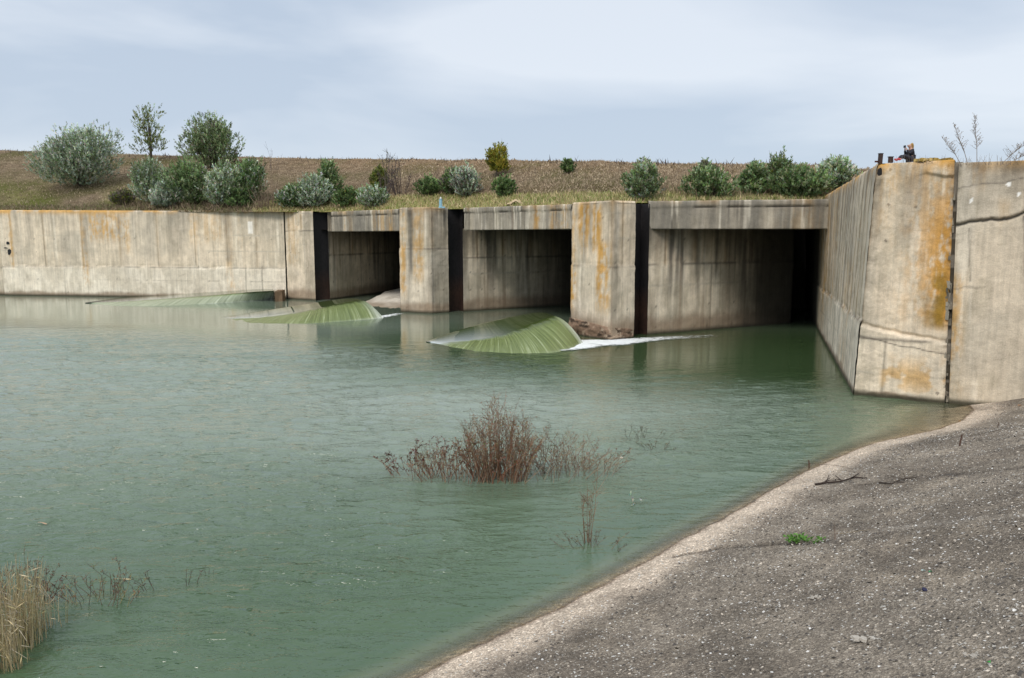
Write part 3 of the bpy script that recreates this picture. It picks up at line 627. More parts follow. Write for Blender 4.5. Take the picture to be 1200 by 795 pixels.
calm = calm*(0.35+0.65*ss(0.5, 3.5, S))*(1-0.7*np.exp(-((X+0.2)**2/8+(Y-18.0)**2/5)))*(1-0.6*np.exp(-((X+7.5)**2/6+(Y-12.5)**2/6)))*(1-0.6*np.exp(-((X-1.6)**2/3+(Y-14.5)**2/5)))
calm = np.maximum(calm, 0.12*np.exp(-(np.hypot(X-13, Y-45)/7)**2))
sheen = (1-ss(6, 26, lineD(X, Y, (-60, 76), (-18, 66))))*0.5*ss(0.25, 0.55, fbm(X*0.1, Y*0.2, 400)+0.15)
sheen = np.maximum(sheen*0.8, (0.35+0.55*fbm(X*0.10, Y*0.25, 402))*ss(11, 27, Y)*(1-0.5*ss(42, 60, Y))*(1-0.6*ss(0, 12, X)))*(X < 40)*(1-ss(16, 6, lineD(X, Y, (2, 42), (18, 38)))*0.9)  # where pale sky sheen is painted into the water colour
deep = (1-ss(4, 20, lineD(X, Y, (3, 44), (17, 38))))*0.95+0.75*(1-ss(2, 6, lineD(X, Y, (-14, 62), (-2, 58)))); deep = np.clip(deep, 0, 1)
ff = gfaces(*X.shape)
Zw = np.zeros(X.shape); rw = np.random.default_rng(4)
for i in range(18):
    lam = 0.40*(1.9/0.40)**(rw.random()**1.3); an = math.pi/2+0.15+rw.normal(0, 0.34); ph = rw.uniform(0, 6.283); kk_ = 2*math.pi/lam; wob = 0.5*fbm(X*0.35, Y*0.35, 900+i)
    Zw += 0.060/kk_*np.sin(kk_*(X*math.cos(an)+Y*math.sin(an))+ph+wob*6)
Zw *= (0.45+1.1*fbm(X*0.12, Y*0.25, 930))*calm*(X > -36)*(X < 20)*(Y > 6)*ss(52, 44, Y)*ss(0, 1.2, S)
o = mesh_obj('reservoir_water', np.stack([X, Y, Zw], -1).reshape(-1, 3), ff, M_WATER, None, np.stack([shore, calm, sheen], -1).reshape(-1, 3), np.stack([deep, deep], -1).reshape(-1, 2), smooth=True)
tag(o, 'calm murky green reservoir water', 'water', kind='structure')
# reservoir bed
o = mesh_obj('reservoir_bed', [(-400, -60, -4.2), (300, -60, -4.2), (300, 400, -4.2), (-400, 400, -4.2)], [(0, 1, 2, 3)], M_CONC, None, [(0.1, 0.09, 0.06)]*4); tag(o, 'muddy bed under the reservoir', 'ground', kind='structure')

# spills (water pouring over curved sills)
def mat_spill():
    m = N('spilling_water'); uv = m.attr('UVp').outputs['Vector']; sep = m.n('ShaderNodeSeparateXYZ'); m.t.links.new(uv, sep.inputs[0]); t = sep.outputs[1]
    s1 = m.noise(1.0, 5, v=m.vec(4.2, 0.45, 1, src=uv), rough=0.7, dist=0.2); s2 = m.noise(1.0, 3, v=m.vec(19, 0.8, 1, src=uv), rough=0.6)
    st = m.math('ADD', m.math('MULTIPLY', s1, 0.65), m.math('MULTIPLY', s2, 0.45))
    spc = m.n('ShaderNodeSeparateColor'); m.t.links.new(m.vcol(), spc.inputs[0]); fallm = spc.outputs[1]
    dark = (0.045, 0.065, 0.018); lite = (0.20, 0.25, 0.085)
    col = m.mixc(m.ramp(st, (0.34, 0.0), (0.70, 1.0)), (0.06, 0.09, 0.02), lite)
    col = m.mixc(m.math('MULTIPLY', m.ramp(st, (0.60, 0.0), (0.74, 1.0)), m.ramp(t, (0.1, 0.15), (0.8, 0.9))), col, (0.55, 0.6, 0.42))
    col = m.mixc(fallm, m.mixc(spc.outputs[2], dark, (0.36, 0.40, 0.40)), col)  # glassy tip: sky reflection painted as pale grey base colour
    sc_ = m.vcol(); white = m.n('ShaderNodeSeparateColor'); m.t.links.new(sc_, white.inputs[0])
    col = m.mixc(m.math('MULTIPLY', white.outputs[0], m.ramp(st, (0.3, 0.5), (0.6, 1.0))), col, (0.75, 0.78, 0.74))
    m.p(Base_Color=col, Roughness=m.math('ADD', 0.05, m.math('MULTIPLY', fallm, 0.2)), IOR=1.34, Normal=m.bump(m.math('MULTIPLY', st, fallm), 0.8, 0.10))
    return m.m
M_SPILL = mat_spill()
def curve(pts, s):
    pts = np.array([tuple(p) for p in pts], float); d = np.concatenate([[0], np.cumsum(np.linalg.norm(pts[1:]-pts[:-1], axis=1))]); d /= d[-1]
    return np.stack([np.interp(s, d, pts[:, i]) for i in range(3)], -1)
def smooth_curve(pts, s, it=30):
    c = curve(pts, s)
    for _ in range(it): c[1:-1] = 0.25*c[:-2]+0.5*c[1:-1]+0.25*c[2:]
    return c
def spill(label, crest, foot, back, glass=0.45, white=0.0):
    s = np.linspace(0, 1, 140); Cc = smooth_curve(crest, s, 160); Fo = smooth_curve(foot, s, 60); Bk = smooth_curve(back, s)
    t = empty('water_spill', tuple(Cc[-1]*[1, 1, 0]), label, 'waterfall', 'spills of green water over the sills')
    nb, nf = 16, 40; rows = []; uv = []; wh = []; sk = Bk.copy(); sk[:, 1] += 1.6*np.clip(Bk[:, 2]*3, 0.05, 1); sk[:, 2] = np.minimum(Bk[:, 2], -0.04)
    L = np.concatenate([[0], np.cumsum(np.linalg.norm(Fo[1:]-Fo[:-1], axis=1))])
    if white < 0.3: rows.append(sk); uv.append(np.stack([s*5, np.full(len(s), -0.5)], -1)); wh.append(np.zeros(len(s)))
    for j in range(nb):
        k = j/nb; e = k; P = Bk*(1-e)+Cc*e
        P[:, 2] = Bk[:, 2]*(1-k)+Cc[:, 2]*k + 0.0; P[:, 2] -= 0.08*Cc[:, 2]*(k**3)*(1-k)*4*0; rows.append(P); uv.append(np.stack([L, np.full(len(s), -0.3*(1-k))], -1)); wh.append(np.zeros(len(s)))
    for j in range(nf+1):
        k = j/nf; P = Cc*(1-k)+Fo*k; drop = k**1.75
        P[:, 2] = Cc[:, 2]*(1-drop)+Fo[:, 2]*drop
        w = white*ss(0.1, 0.5, k) + 0.25*ss(0.9, 1.0, k)*ss(0.5, 1, s)+0.6*ss(0.93, 1.0, s)*k
        rows.append(P); uv.append(np.stack([L+0.6*k, np.full(len(s), k)], -1)); wh.append(w)
    P = np.stack(rows, 1); U = np.stack(uv, 1); W = np.stack(wh, 1)
    P[..., 2] += 0.07*(fbm(U[..., 0]*1.3, U[..., 1]*1.2, 77)-0.5)*ss(0.1, 0.6, U[..., 1])*ss(0, 0.2, s)[:, None]
    SS = np.repeat(s[:, None], P.shape[1], 1); G = ss(-0.02, 0.24, SS + 0.15*U[..., 1] - glass - 0.22*(fbm(SS*14, U[..., 1]*1.5, 78)-0.5))*ss(0.03, 0.28, U[..., 1] + 0.2*(fbm(SS*40, U[..., 1]*2, 79)-0.5))
    jit = ss(0.75, 1.0, U[..., 1])*ss(0.05, 0.25, SS)*(fbm(SS*70, U[..., 1]*3, 81, 3)-0.5); P[..., 1] -= 0.16*jit; P[..., 0] += 0.05*jit
    mesh_obj('nappe', P.reshape(-1, 3), gfaces(*P.shape[:2]), M_SPILL, t, np.stack([W, G, (1-ss(0.15, 0.75, SS))*ss(-0.35, 0.1, U[..., 1])], -1).reshape(-1, 3), U.reshape(-1, 2), smooth=True)  # third colour channel masks the painted sky reflection
    # concrete sill end under the nappe (right cheek)
    e = np.array([rows[j][-1] for j in range(len(rows))]); e[:, 2] -= 0.03; b = e.copy(); b[:, 2] = -0.6
    V = np.stack([e, b], 1).reshape(-1, 3); mesh_obj('sill_end', V, gfaces(len(e), 2), M_CONC, t, [(0.10, 0.085, 0.06)]*len(V))
    return t
s3 = spill('largest spill of green water fanning out with white foam in front of the middle bay',
    [atd(500, 400.6, 43.4), atd(535, 399.5, 43.3), atd(570, 395.5, 43.4), atd(600, 388, 43.9), atd(625, 379.5, 44.4), atd(642, 372.5, 44.8), atd(650, 370.5, 45.2)],
    [at(500, 401, -0.03), at(523, 407, -0.03), at(550, 412, -0.03), at(580, 415, -0.03), at(615, 416, -0.03), at(650, 414.5, -0.03), at(672, 410.5, -0.03), at(684, 403, -0.03)],
    [atd(499, 400.3, 43.7), atd(530, 389.5, 46.5), atd(565, 379, 48), atd(600, 371, 49.5), atd(628, 366, 50.5), atd(640, 366.5, 50)], glass=0.15)
s2 = spill('long sloping spill of green water in front of the smallest bay',
    [atd(253, 373.4, 56.3), atd(300, 372.5, 56.6), atd(345, 366.5, 57.5), atd(385, 358.5, 58.6), atd(410, 353.2, 59.3), atd(424, 352, 60)],
    [at(253, 373.7, -0.03), at(280, 379, -0.03), at(320, 381, -0.03), at(365, 380, -0.03), at(410, 377, -0.03), at(450, 373.5, -0.03)],
    [atd(253, 373, 56.6), atd(300, 365.5, 60), atd(345, 358.6, 61.5), atd(385, 352.4, 63), atd(408, 349.5, 63.5), atd(417, 350, 63)], glass=0.02)
LWd = Vector(LW2)-Vector(LW1); LWd.normalize()
def onL(px, z): u = uL(px); return (LW1[0]+LWd.x*u+0.0, LW1[1]+LWd.y*u-0.15, z)
s1 = spill('thin long spill of water running along the foot of the left retaining wall',
    [atd(100, 355, 69.0), atd(145, 353.6, 69.2), atd(190, 349.8, 69.8), atd(255, 345.8, 70.6), atd(300, 342, 71), atd(321, 341, 71.2)],
    [at(100, 355.3, -0.03), at(125, 358.8, -0.03), at(160, 360, -0.03), at(220, 358, -0.03), at(270, 355.2, -0.03), at(322, 351.8, -0.03)],
    [atd(100, 354.4, 70.5), onL(140, -0.03), onL(185, 0.18), onL(250, 0.6), onL(305, 0.95), onL(320, 0.95)], glass=-0.2, white=0.28)
g = MB(); q = atd(326, 349, 71.3)
g.box((q.x-0.1, q.y+0.9, 0.25), (0.6, 2.6, 1.5), 0.2, (0.12, 0.08, 0.05), 0.95, 0.08); g.build('sill_pier', M_CONC, s1)

# foam
def mat_foam():
    m = N('white_foam'); a = m.attr('Col').outputs['Fac']; n1 = m.noise(3.2, 8, v=m.vec(0.8, 2.2, 1), rough=0.8, dist=0.9)
    f_ = m.ramp(m.math('ADD', m.math('MULTIPLY', a, 1.15), m.math('MULTIPLY', m.math('SUBTRACT', n1, 0.5), 3.4)), (0.38, 0.0), (0.72, 1.0))
    m.p(Base_Color=(0.82, 0.85, 0.85, 1), Roughness=0.7, Normal=m.bump(n1, 0.8, 0.15)); tr = m.n('ShaderNodeBsdfTransparent'); mx = m.n('ShaderNodeMixShader')
    m.set(mx.inputs[0], f_); m.t.links.new(tr.outputs[0], mx.inputs[1]); m.t.links.new(m.b.outputs[0], mx.inputs[2]); m.t.links.new(mx.outputs[0], m.out.inputs[0]); return m.m
M_FOAM = mat_foam()
def foam(name, path, label, n=60, parent=None, z=0.02):
    """path: list of (px,py,halfwidth,density)"""
    P = [at(q[0], q[1]) for q in path]; s = np.linspace(0, 1, n); c = curve(P, s)
    dd = np.linspace(0, 1, len(path)); w = np.interp(s, dd, [q[2] for q in path]); de = np.interp(s, dd, [q[3] for q in path])
    d = np.gradient(c, axis=0); d /= np.linalg.norm(d, axis=1)[:, None]; nr = np.stack([d[:, 1], -d[:, 0], d[:, 2]*0], -1)
    m = 13; V = []; C = []
    for j in range(m):
        k = j/(m-1)*2-1; p = c + nr*(w*k)[:, None]; p[:, 2] = z + 0.06*(1-k*k)*de*vn(s*30, k*4, 5); V.append(p); C.append(de*(1-abs(k)**2.2))
    V = np.stack(V, 1); C = np.stack(C, 1); C[0] = 0; C[-1] = 0
    o = mesh_obj(name, V.reshape(-1, 3), gfaces(n, m), M_FOAM, parent, np.repeat(C.reshape(-1, 1), 3, 1), smooth=True)
    if parent is None: tag(o, label, 'foam', kind='stuff')
foam('water_foam', [(655, 412, 0.4, 0.5), (684, 402.5, 1.5, 1.2), (715, 402, 1.6, 1.1), (755, 398.5, 1.2, 0.92), (785, 396.5, 0.9, 0.62), (815, 394.8, 0.8, 0.42), (840, 393.5, 0.6, 0.2)], 'white foam trailing from the largest spill past the widest pier')
foam('water_foam', [(440, 374, 0.3, 0.4), (452, 371, 0.6, 0.75), (468, 368, 0.5, 0.45)], 'white water at the foot of the sloping spill beside the middle pier')
# white sediment apron inside bay one
ax = np.linspace(0, 1, 40); ay = np.linspace(0, 1, 30); U, Vv = np.meshgrid(ax, ay, indexing='ij')
a0 = Vector((-13.8, 64.5)); e1 = Vector((5.3, -0.6)); e2 = Vector((0.9, 15))
X = a0.x+e1.x*U+e2.x*Vv; Y = a0.y+e1.y*U+e2.y*Vv; Z = -0.12+0.62*ss(0, 0.8, Vv)*ss(-0.1, 0.6, U+0.3*Vv)+0.22*fbm(U*6, Vv*8, 88, 5)
Z = np.where(U < 0.02, -0.3, Z)
Cc = np.ones(X.shape+(3,))*np.array((0.55, 0.51, 0.45)); Cc = mix(Cc, (0.25, 0.2, 0.15), 1-ss(0.0, 0.25, Z)); Cc = mix(Cc, GREY, ss(0.5, 0.7, fbm(U*7, Vv*7, 89))*0.5)
o = mesh_obj('sediment_apron', np.stack([X, Y, Z], -1).reshape(-1, 3), gfaces(*X.shape), M_CONC, None, Cc.reshape(-1, 3), smooth=True)
tag(o, 'pale concrete apron sloping into the smallest bay beside the middle pier', 'apron')

# ------------------------------------------------------------------ HILL
def front_d(px):    # depth and top height of the wall line seen in column px
    return np.interp(px, [-700, 6, 336, 387, 470, 543, 669, 716, 758, 965, 1001, 1027, 1118, 1210, 1500, 1900], [90, 79.6, 73.2, 72.5, 64.5, 61.0, 50.5, 47.3, 47.6, 48.0, 46.0, 30.7, 29.2, 28.0, 24, 22]), \
           np.interp(px, [-700, 6, 336, 543, 669, 758, 965, 1010, 1027, 1210, 1900], [8.55, 8.55, 8.27, 8.12, 7.98, 8.02, 8.12, 8.2, 8.45, 8.4, 8.4])
def hill_prof(px, k):      # k 0..1 from wall to crest, then beyond
    d0, z0 = front_d(px)
    yc = np.interp(px, [-700, 0, 150, 350, 600, 800, 950, 1010, 1100, 1900], [165, 178.5, 183, 188, 190.5, 193.5, 196, 200, 215, 235])
    flat = np.interp(px, [0, 150, 300, 420, 650, 760, 960, 1100], [3, 3, 3.5, 7, 6, 4, 2.5, 3])
    yf = np.interp(px, [0, 300, 420, 700, 900, 1100], [243, 240, 232, 229, 231, 235])
    a = (HY-yf)/F; zf = H+a*(d0+flat); zf = np.maximum(zf, z0+0.05)
    ac = (HY-yc)/F; sl = 0.30
    d1 = (zf-sl*(d0+flat)-H)/(ac-sl); d1 = np.maximum(d1, d0+flat+6); z1 = H+ac*d1
    return d0, z0, d0+flat, zf, d1, z1
def hill_z(px, k):
    d0, z0, df, zf, d1, z1 = hill_prof(px, k)
    d = np.where(k < 0.2, d0+(df-d0)*k/0.2, np.where(k < 1, df+(d1-df)*(k-0.2)/0.8, d1+(k-1)*300))
    t = (k-0.2)/0.8; tt = np.clip(t, 0, 1); prof = tt*(1.12-0.12*tt)
    z = np.where(k < 0.2, z0+(zf-z0)*k/0.2, zf+(z1-zf)*prof)
    z = np.where(k > 1, z1-(k-1)*4.0, z)
    z = z + 0.25*(fbm(px*0.02+9, d*0.25, 500)-0.5)*ss(0.02, 0.25, k)
    return d, z
ks = np.concatenate([np.linspace(0, 0.2, 10), np.linspace(0.225, 1.02, 46), [1.05, 1.1, 1.2, 1.4, 2, 4, 8]]); pxs = np.arange(-700, 1900, 8.0)
PX, K = np.meshgrid(pxs, ks, indexing='ij'); D, Z = hill_z(PX, K)
X = (PX-600)/F*D
strip = (1-ss(0.17, 0.27, K+0.06*(fbm(PX*0.05, K*10, 501)-0.5)))*ss(280, 340, PX)
C = np.ones(X.shape+(3,)); C = mix(C, (1.9, 1.9, 1.3), strip*0.8); C = mix(C, (1.3, 1.7, 0.8), strip*ss(0.45, 0.65, fbm(PX*0.02, K*9, 502))*0.8)
lg = ss(0.35, 0.6, fbm(PX*0.02, K*4, 503))*(1-ss(0.2, 0.6, K))*(1-ss(160, 300, PX)); C = mix(C, (0.95, 1.15, 0.7), lg)
C = mix(C, (1.25, 1.1, 1.0), ss(0.5, 0.9, K)*ss(200, 500, PX)*0.8); C = mix(C, (0.8, 0.75, 0.72), (1-ss(0.3, 0.5, K))*(1-strip)*ss(320, 420, PX)*0.8)
o = mesh_obj('hill', np.stack([X, D, Z], -1).reshape(-1, 3), gfaces(*X.shape), mat_hill(), None, C.reshape(-1, 3), smooth=True)
tag(o, 'dry brown grassy embankment rising behind the walls', 'hill', kind='structure')
def hp(px, py):           # point on the hill seen at column px, row py
    k = np.linspace(0, 1.05, 400); d, z = hill_z(np.full(400, float(px)), k); rows = np.array([pyof(a, b) for a, b in zip(d, z)])
    i = int(np.argmin(np.abs(rows-py))); return Vector(((px-600)/F*d[i], d[i], z[i]))
# grass tufts over the embankment
def blades(name, n, kr, pr, hr, cols, label, seed, dens=None):
    r = np.random.default_rng(seed); px = r.uniform(*pr, n); k = kr[0]+(kr[1]-kr[0])*r.random(n); d, z = hill_z(px, k); x = (px-600)/F*d
    if dens is not None: m = dens(px, k) > r.random(n); px, k, d, z, x = px[m], k[m], d[m], z[m], x[m]; n = len(px)
    h = hr[0]+(hr[1]-hr[0])*r.random(n)**2.5; a = r.uniform(0, 6.283, n); w = 0.03+0.05*r.random(n); lx = r.normal(0, .55, n)*h; ly = r.normal(0, .55, n)*h
    V = np.zeros((n, 3, 3)); V[:, 0] = np.stack([x-w*np.cos(a), d-w*np.sin(a), z-0.03], -1); V[:, 1] = np.stack([x+w*np.cos(a), d+w*np.sin(a), z-0.03], -1); V[:, 2] = np.stack([x+lx, d+ly, z+h], -1)
    c = np.array(cols)[r.integers(0, len(cols), n)]*r.uniform(.7, 1.2, (n, 1)); c = np.repeat(c[:, None], 3, 1)
    o = mesh_obj(name, V.reshape(-1, 3), np.arange(n*3).reshape(n, 3), M_LEAF, None, c.reshape(-1, 3)); tag(o, label, 'grass', kind='stuff')
blades('dry_grass', 60000, (0.2, 1.03), (-60, 1010), (0.05, 0.22), [(0.44, 0.34, 0.225), (0.36, 0.275, 0.185), (0.27, 0.205, 0.14), (0.52, 0.42, 0.29)], 'dry brown grass covering the embankment slope', 21)
blades('dry_weed_stalks', 1500, (0.9, 1.02), (-60, 1010), (0.15, 0.6), [(0.12, 0.09, 0.07), (0.09, 0.07, 0.06)], 'taller dead stalks along the crest of the embankment', 22, lambda p, k: ss(0.4, 0.7, fbm(p*0.03, k*0, 510)))
blades('verge_grass', 26000, (0.0, 0.21), (300, 1000), (0.06, 0.40), [(0.55, 0.45, 0.24), (0.48, 0.38, 0.22), (0.26, 0.30, 0.09), (0.38, 0.38, 0.16)], 'pale straw and green grass strip along the top of the dam', 23)
blades('verge_grass', 9000, (0.0, 0.21), (-60, 300), (0.06, 0.35), [(0.30, 0.23, 0.15), (0.22, 0.17, 0.11), (0.17, 0.18, 0.07)], 'short brown grass strip along the top of the left wall', 24)

# ------------------------------------------------------------------ SHRUBS
PAL = {'silver': [(0.20, 0.235, 0.17), (0.28, 0.31, 0.25), (0.12, 0.15, 0.10), (0.36, 0.38, 0.31)],
       'olive': [(0.085, 0.115, 0.05), (0.13, 0.165, 0.085), (0.055, 0.075, 0.032), (0.19, 0.22, 0.135)],
       'green': [(0.055, 0.085, 0.03), (0.085, 0.125, 0.045), (0.035, 0.055, 0.02), (0.12, 0.155, 0.07)],
       'yellow': [(0.22, 0.21, 0.03), (0.15, 0.16, 0.03), (0.29, 0.25, 0.04), (0.09, 0.10, 0.02)],
       'lime': [(0.14, 0.17, 0.035), (0.10, 0.125, 0.03), (0.19, 0.2, 0.05), (0.06, 0.08, 0.02)],
       'mauve': [(0.13, 0.11, 0.09), (0.17, 0.14, 0.12), (0.09, 0.075, 0.06), (0.11, 0.12, 0.07)]}
for k_ in ('silver', 'olive', 'green'): PAL[k_] = [tuple(v_*{'silver': 1.45, 'olive': 1.7, 'green': 1.85}[k_] for v_ in c_) for c_ in PAL[k_]]
def shrub(name, label, cat, x0, x1, ytop, ybase, pal, seed, n=None, tree=False, peak=0.0, pal2=None, lobes=None, group='shrubs on the embankment', cy=0.5):
    rnd = random.Random(seed); base = hp((x0+x1)/2, ybase) if ybase < 400 else None
    sc_ = base.y/F; Wd = (x1-x0)*sc_*1.0; Hh = (ybase-ytop)*sc_*1.0
    t = empty(name, tuple(base), label, cat, group)
    if lobes is None:
        lobes = []
        nl = max(3, int(Wd*Hh/4)+3) if not tree else 7
        for i in range(min(nl, 10)):
            a = rnd.uniform(0, 6.283); rr = rnd.uniform(0.0, 0.34) if not tree else rnd.uniform(0.12, 0.30)
            zz = rnd.uniform(0.2, 0.74) if not tree else rnd.uniform(0.38, 0.8)
            wk = (1-peak*zz)
            lobes.append((math.cos(a)*rr*Wd*wk, math.sin(a)*rr*Wd*0.7*wk, zz*Hh, Wd*rnd.uniform(0.22, 0.32)*wk, Hh*rnd.uniform(0.22, 0.30)))
        if tree: lobes = [(math.cos(a_)*Wd*r_*(1-peak*z_), math.sin(a_)*Wd*r_*0.6, z_*Hh, Wd*rnd.uniform(.20, .28)*(1-peak*z_*0.8), Hh*rnd.uniform(.10, .15)) for a_, r_, z_ in [(rnd.uniform(0, 6.283), rnd.uniform(.12, .32), 0.24+0.58*q_/13) for q_ in range(14)]]
        lobes.append((rnd.uniform(-.1, .1)*Wd, 0, Hh*0.80, Wd*0.13*(1-peak*0.5), Hh*0.19))
        if not tree:
            lobes.append((-Wd*0.29, 0, Hh*0.38, Wd*0.24, Hh*0.28)); lobes.append((Wd*0.29, 0, Hh*0.40, Wd*0.24, Hh*0.28)); lobes.append((0, -Wd*0.15, Hh*0.22, Wd*0.36, Hh*0.27)); lobes.append((0, 0, Hh*0.5, Wd*0.30, Hh*0.33))
    if not tree:
        for i in range(int(7+Wd*1.5)):
            a = rnd.uniform(0, 6.283); el = rnd.uniform(0.0, 1.35); rr = rnd.uniform(.85, 1.08)
            lobes.append((math.cos(a)*math.cos(el)*Wd*0.40*rr, math.sin(a)*math.cos(el)*Wd*0.3*rr, Hh*(0.36+0.50*math.sin(el)*rr*(1-0.2*rnd.random())), Wd*rnd.uniform(.07, .14), Hh*rnd.uniform(.10, .17)))
    wood = MB(); lf = MB()
    for lo in lobes:
        p = [Vector((0, 0, -0.05)), Vector((lo[0]*0.4, lo[1]*0.4, lo[2]*0.45)), Vector(lo[:3])]
        if tree: p = [Vector((0, 0, lo[2]*0.35)), Vector((lo[0]*0.3, lo[1]*0.3, lo[2]*0.7)), Vector(lo[:3])]
        wood.tube([base+q for q in p], 0.035*Hh/3, 0.012, 4, (0.10, 0.08, 0.065))
    if tree: wood.tube([base, base+Vector((0.02*Wd, 0, Hh*0.5)), base+Vector((-0.02*Wd, 0, Hh*0.93))], 0.028*Hh, 0.01, 6, (0.09, 0.075, 0.055))
    n = (n or int(2600+560*Wd*Hh)) if Hh > 1.2 else 2200; cols = PAL[pal]; tips = []
    vol = [l[3]*l[3]*l[4] for l in lobes]; nsp = int(n*1.5)//14; lsh = {id(l): rnd.uniform(.68, 1.3) for l in lobes}
    for _ in range(nsp):
        lo = rnd.choices(lobes, vol)[0]
        while True:
            q = Vector((rnd.uniform(-1, 1), rnd.uniform(-1, 1), rnd.uniform(-1, 1)))
            if 0.1 < q.length <= 1: break
        q = q.normalized()*(q.length**0.45)*rnd.uniform(0.8, 1.12)
        p = Vector((lo[0]+q.x*lo[3], lo[1]+q.y*lo[3], max(0.03*Hh*rnd.random(), lo[2]+q.z*lo[4])))
        d = Vector((q.x*0.7, q.y*0.7, q.z*0.5+0.75)).normalized(); Ls = rnd.uniform(0.10, 0.36)*min(Hh, 3.6)*0.6
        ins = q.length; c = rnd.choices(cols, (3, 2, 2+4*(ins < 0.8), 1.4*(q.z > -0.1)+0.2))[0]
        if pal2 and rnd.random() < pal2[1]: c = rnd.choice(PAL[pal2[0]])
        sh = (0.75+0.45*p.z/Hh)*1.25*lsh[id(lo)]*(0.6+0.55*ins)  # shading put into leaf colour: by lobe, darker low down and inside
        if p.z > 0.6*Hh and rnd.random() < 0.10: lf.tube([base+p, base+p+d*Ls*1.6], 0.012, 0.006, 3, (0.14, 0.11, 0.09))
        for k in range(14):
            w = rnd.random(); ld = (d*0.8+Vector((rnd.uniform(-1, 1), rnd.uniform(-1, 1), rnd.uniform(-.5, .8)))*0.8)
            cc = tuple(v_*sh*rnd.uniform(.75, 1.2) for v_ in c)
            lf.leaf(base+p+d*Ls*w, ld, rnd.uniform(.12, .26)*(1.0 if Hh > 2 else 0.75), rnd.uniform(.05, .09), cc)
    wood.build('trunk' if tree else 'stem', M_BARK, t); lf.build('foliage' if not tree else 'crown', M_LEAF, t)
    return t
S_ = [
 ('shrub', 'large round silver-leaved bush standing alone near the left on the hill', 60, 147, 148, 219, 'silver', 0, ('olive', 0.3)),
 ('shrub', 'tall dark olive bush against the sky behind the bush row', 221, 290, 137, 197, 'olive', 0.25, ('mauve', 0.15)),
 ('shrub', 'silver-green bush at the left end of the bush row on the wall', 163, 208, 188, 238, 'olive', 0, ('silver', 0.45)),
 ('shrub', 'dark green bush in the middle of the bush row', 200, 254, 191, 240, 'green', 0, ('olive', 0.5)),
 ('shrub', 'greyish bush between the dark green bushes of the row', 244, 293, 194, 241, 'olive', 0, ('silver', 0.5)),
 ('shrub', 'dark green rounded bush at the right end of the row beside dry reeds', 278, 315, 190, 239, 'green', 0, ('silver', 0.2)),
 ('shrub', 'low silver bush in front of the bush row on the wall top', 184, 219, 213, 243, 'silver', 0, None),
 ('shrub', 'small green bush low in front of the rounded bush', 268, 300, 222, 243, 'green', 0, None),
 ('shrub', 'low green bush just right of the dry reeds', 329, 366, 217, 244, 'green', 0, ('silver', 0.3)),
 ('shrub', 'spiky silver bush above the dark groove of the abutment', 351, 392, 205, 243, 'silver', 0, ('green', 0.2)),
 ('shrub', 'dark bush with a narrow pointed top', 372, 403, 192, 238, 'green', 0.55, ('olive', 0.3)),
 ('shrub', 'low green bush beside the dark pointed bush', 392, 426, 221, 243, 'green', 0, ('lime', 0.15)),
 ('shrub', 'small silver bush over the beam of the smallest bay', 424, 458, 217, 243, 'silver', 0, ('green', 0.35)),
 ('shrub', 'yellow-green young bush at the left of the two bare saplings', 438, 455, 197, 225, 'lime', 0, None),
 ('shrub', 'small dark green round bush left of the silvery one', 488, 518, 208, 229, 'green', 0, None),
 ('shrub', 'dark bush half hidden behind the pale silvery bush', 518, 541, 199, 229, 'green', 0, ('mauve', 0.3)),
 ('shrub', 'pale silvery bush on the strip above the middle bay', 532, 563, 194, 231, 'silver', 0, ('mauve', 0.25)),
 ('shrub', 'dark green round bush below the yellow tree', 578, 603, 206, 231, 'green', 0, None),
 ('shrub', 'tiny dark bush alone high on the slope', 657, 672, 187, 203, 'green', 0.3, None),
 ('shrub', 'upright grey-green bush above the widest pier', 731, 770, 191, 235, 'olive', -0.2, ('silver', 0.15)),
 ('shrub', 'broad low green bush in the middle above the longest beam', 796, 859, 198, 233, 'green', 0.1, ('olive', 0.5)),
 ('shrub', 'thin grey-green bush top rising behind the broad low bush', 812, 836, 189, 215, 'mauve', 0, ('olive', 0.5)),
 ('shrub', 'small round dark bush between the broad bush and the tall one', 863, 893, 194, 230, 'green', 0.1, ('olive', 0.4)),
 ('shrub', 'tall light green loose bush rising behind the dark bush', 892, 924, 181, 229, 'olive', 0.2, ('lime', 0.2)),
 ('shrub', 'dense dark green bush above the right end of the longest beam', 898, 965, 194, 233, 'green', 0, ('olive', 0.5)),
 ('shrub', 'pale silver bush beside the top of the tall wing wall', 948, 996, 187, 224, 'silver', 0, ('olive', 0.5)),
 ('shrub', 'low olive-brown tussock between the lone silver bush and the row', 137, 168, 222, 240, 'lime', 0, ('mauve', 0.6)),
]
for i, (nm, lab, x0, x1, yt, yb, pal, pk, p2) in enumerate(S_):
    shrub(nm, lab, 'bush', x0, x1, yt, yb, pal, 100+i, peak=pk, pal2=p2)
shrub('young_tree', 'slender open-crowned tree with yellowing leaves against the sky', 'tree', 164, 208, 126, 190, 'lime', 201, n=4200, tree=True, peak=0.35, pal2=('olive', 0.3), group='small trees on the embankment')
shrub('young_tree', 'small bright yellow-green conical tree on the slope', 'tree', 565, 599, 172, 208, 'yellow', 202, n=5200, tree=True, peak=0.5, group='small trees on the embankment')
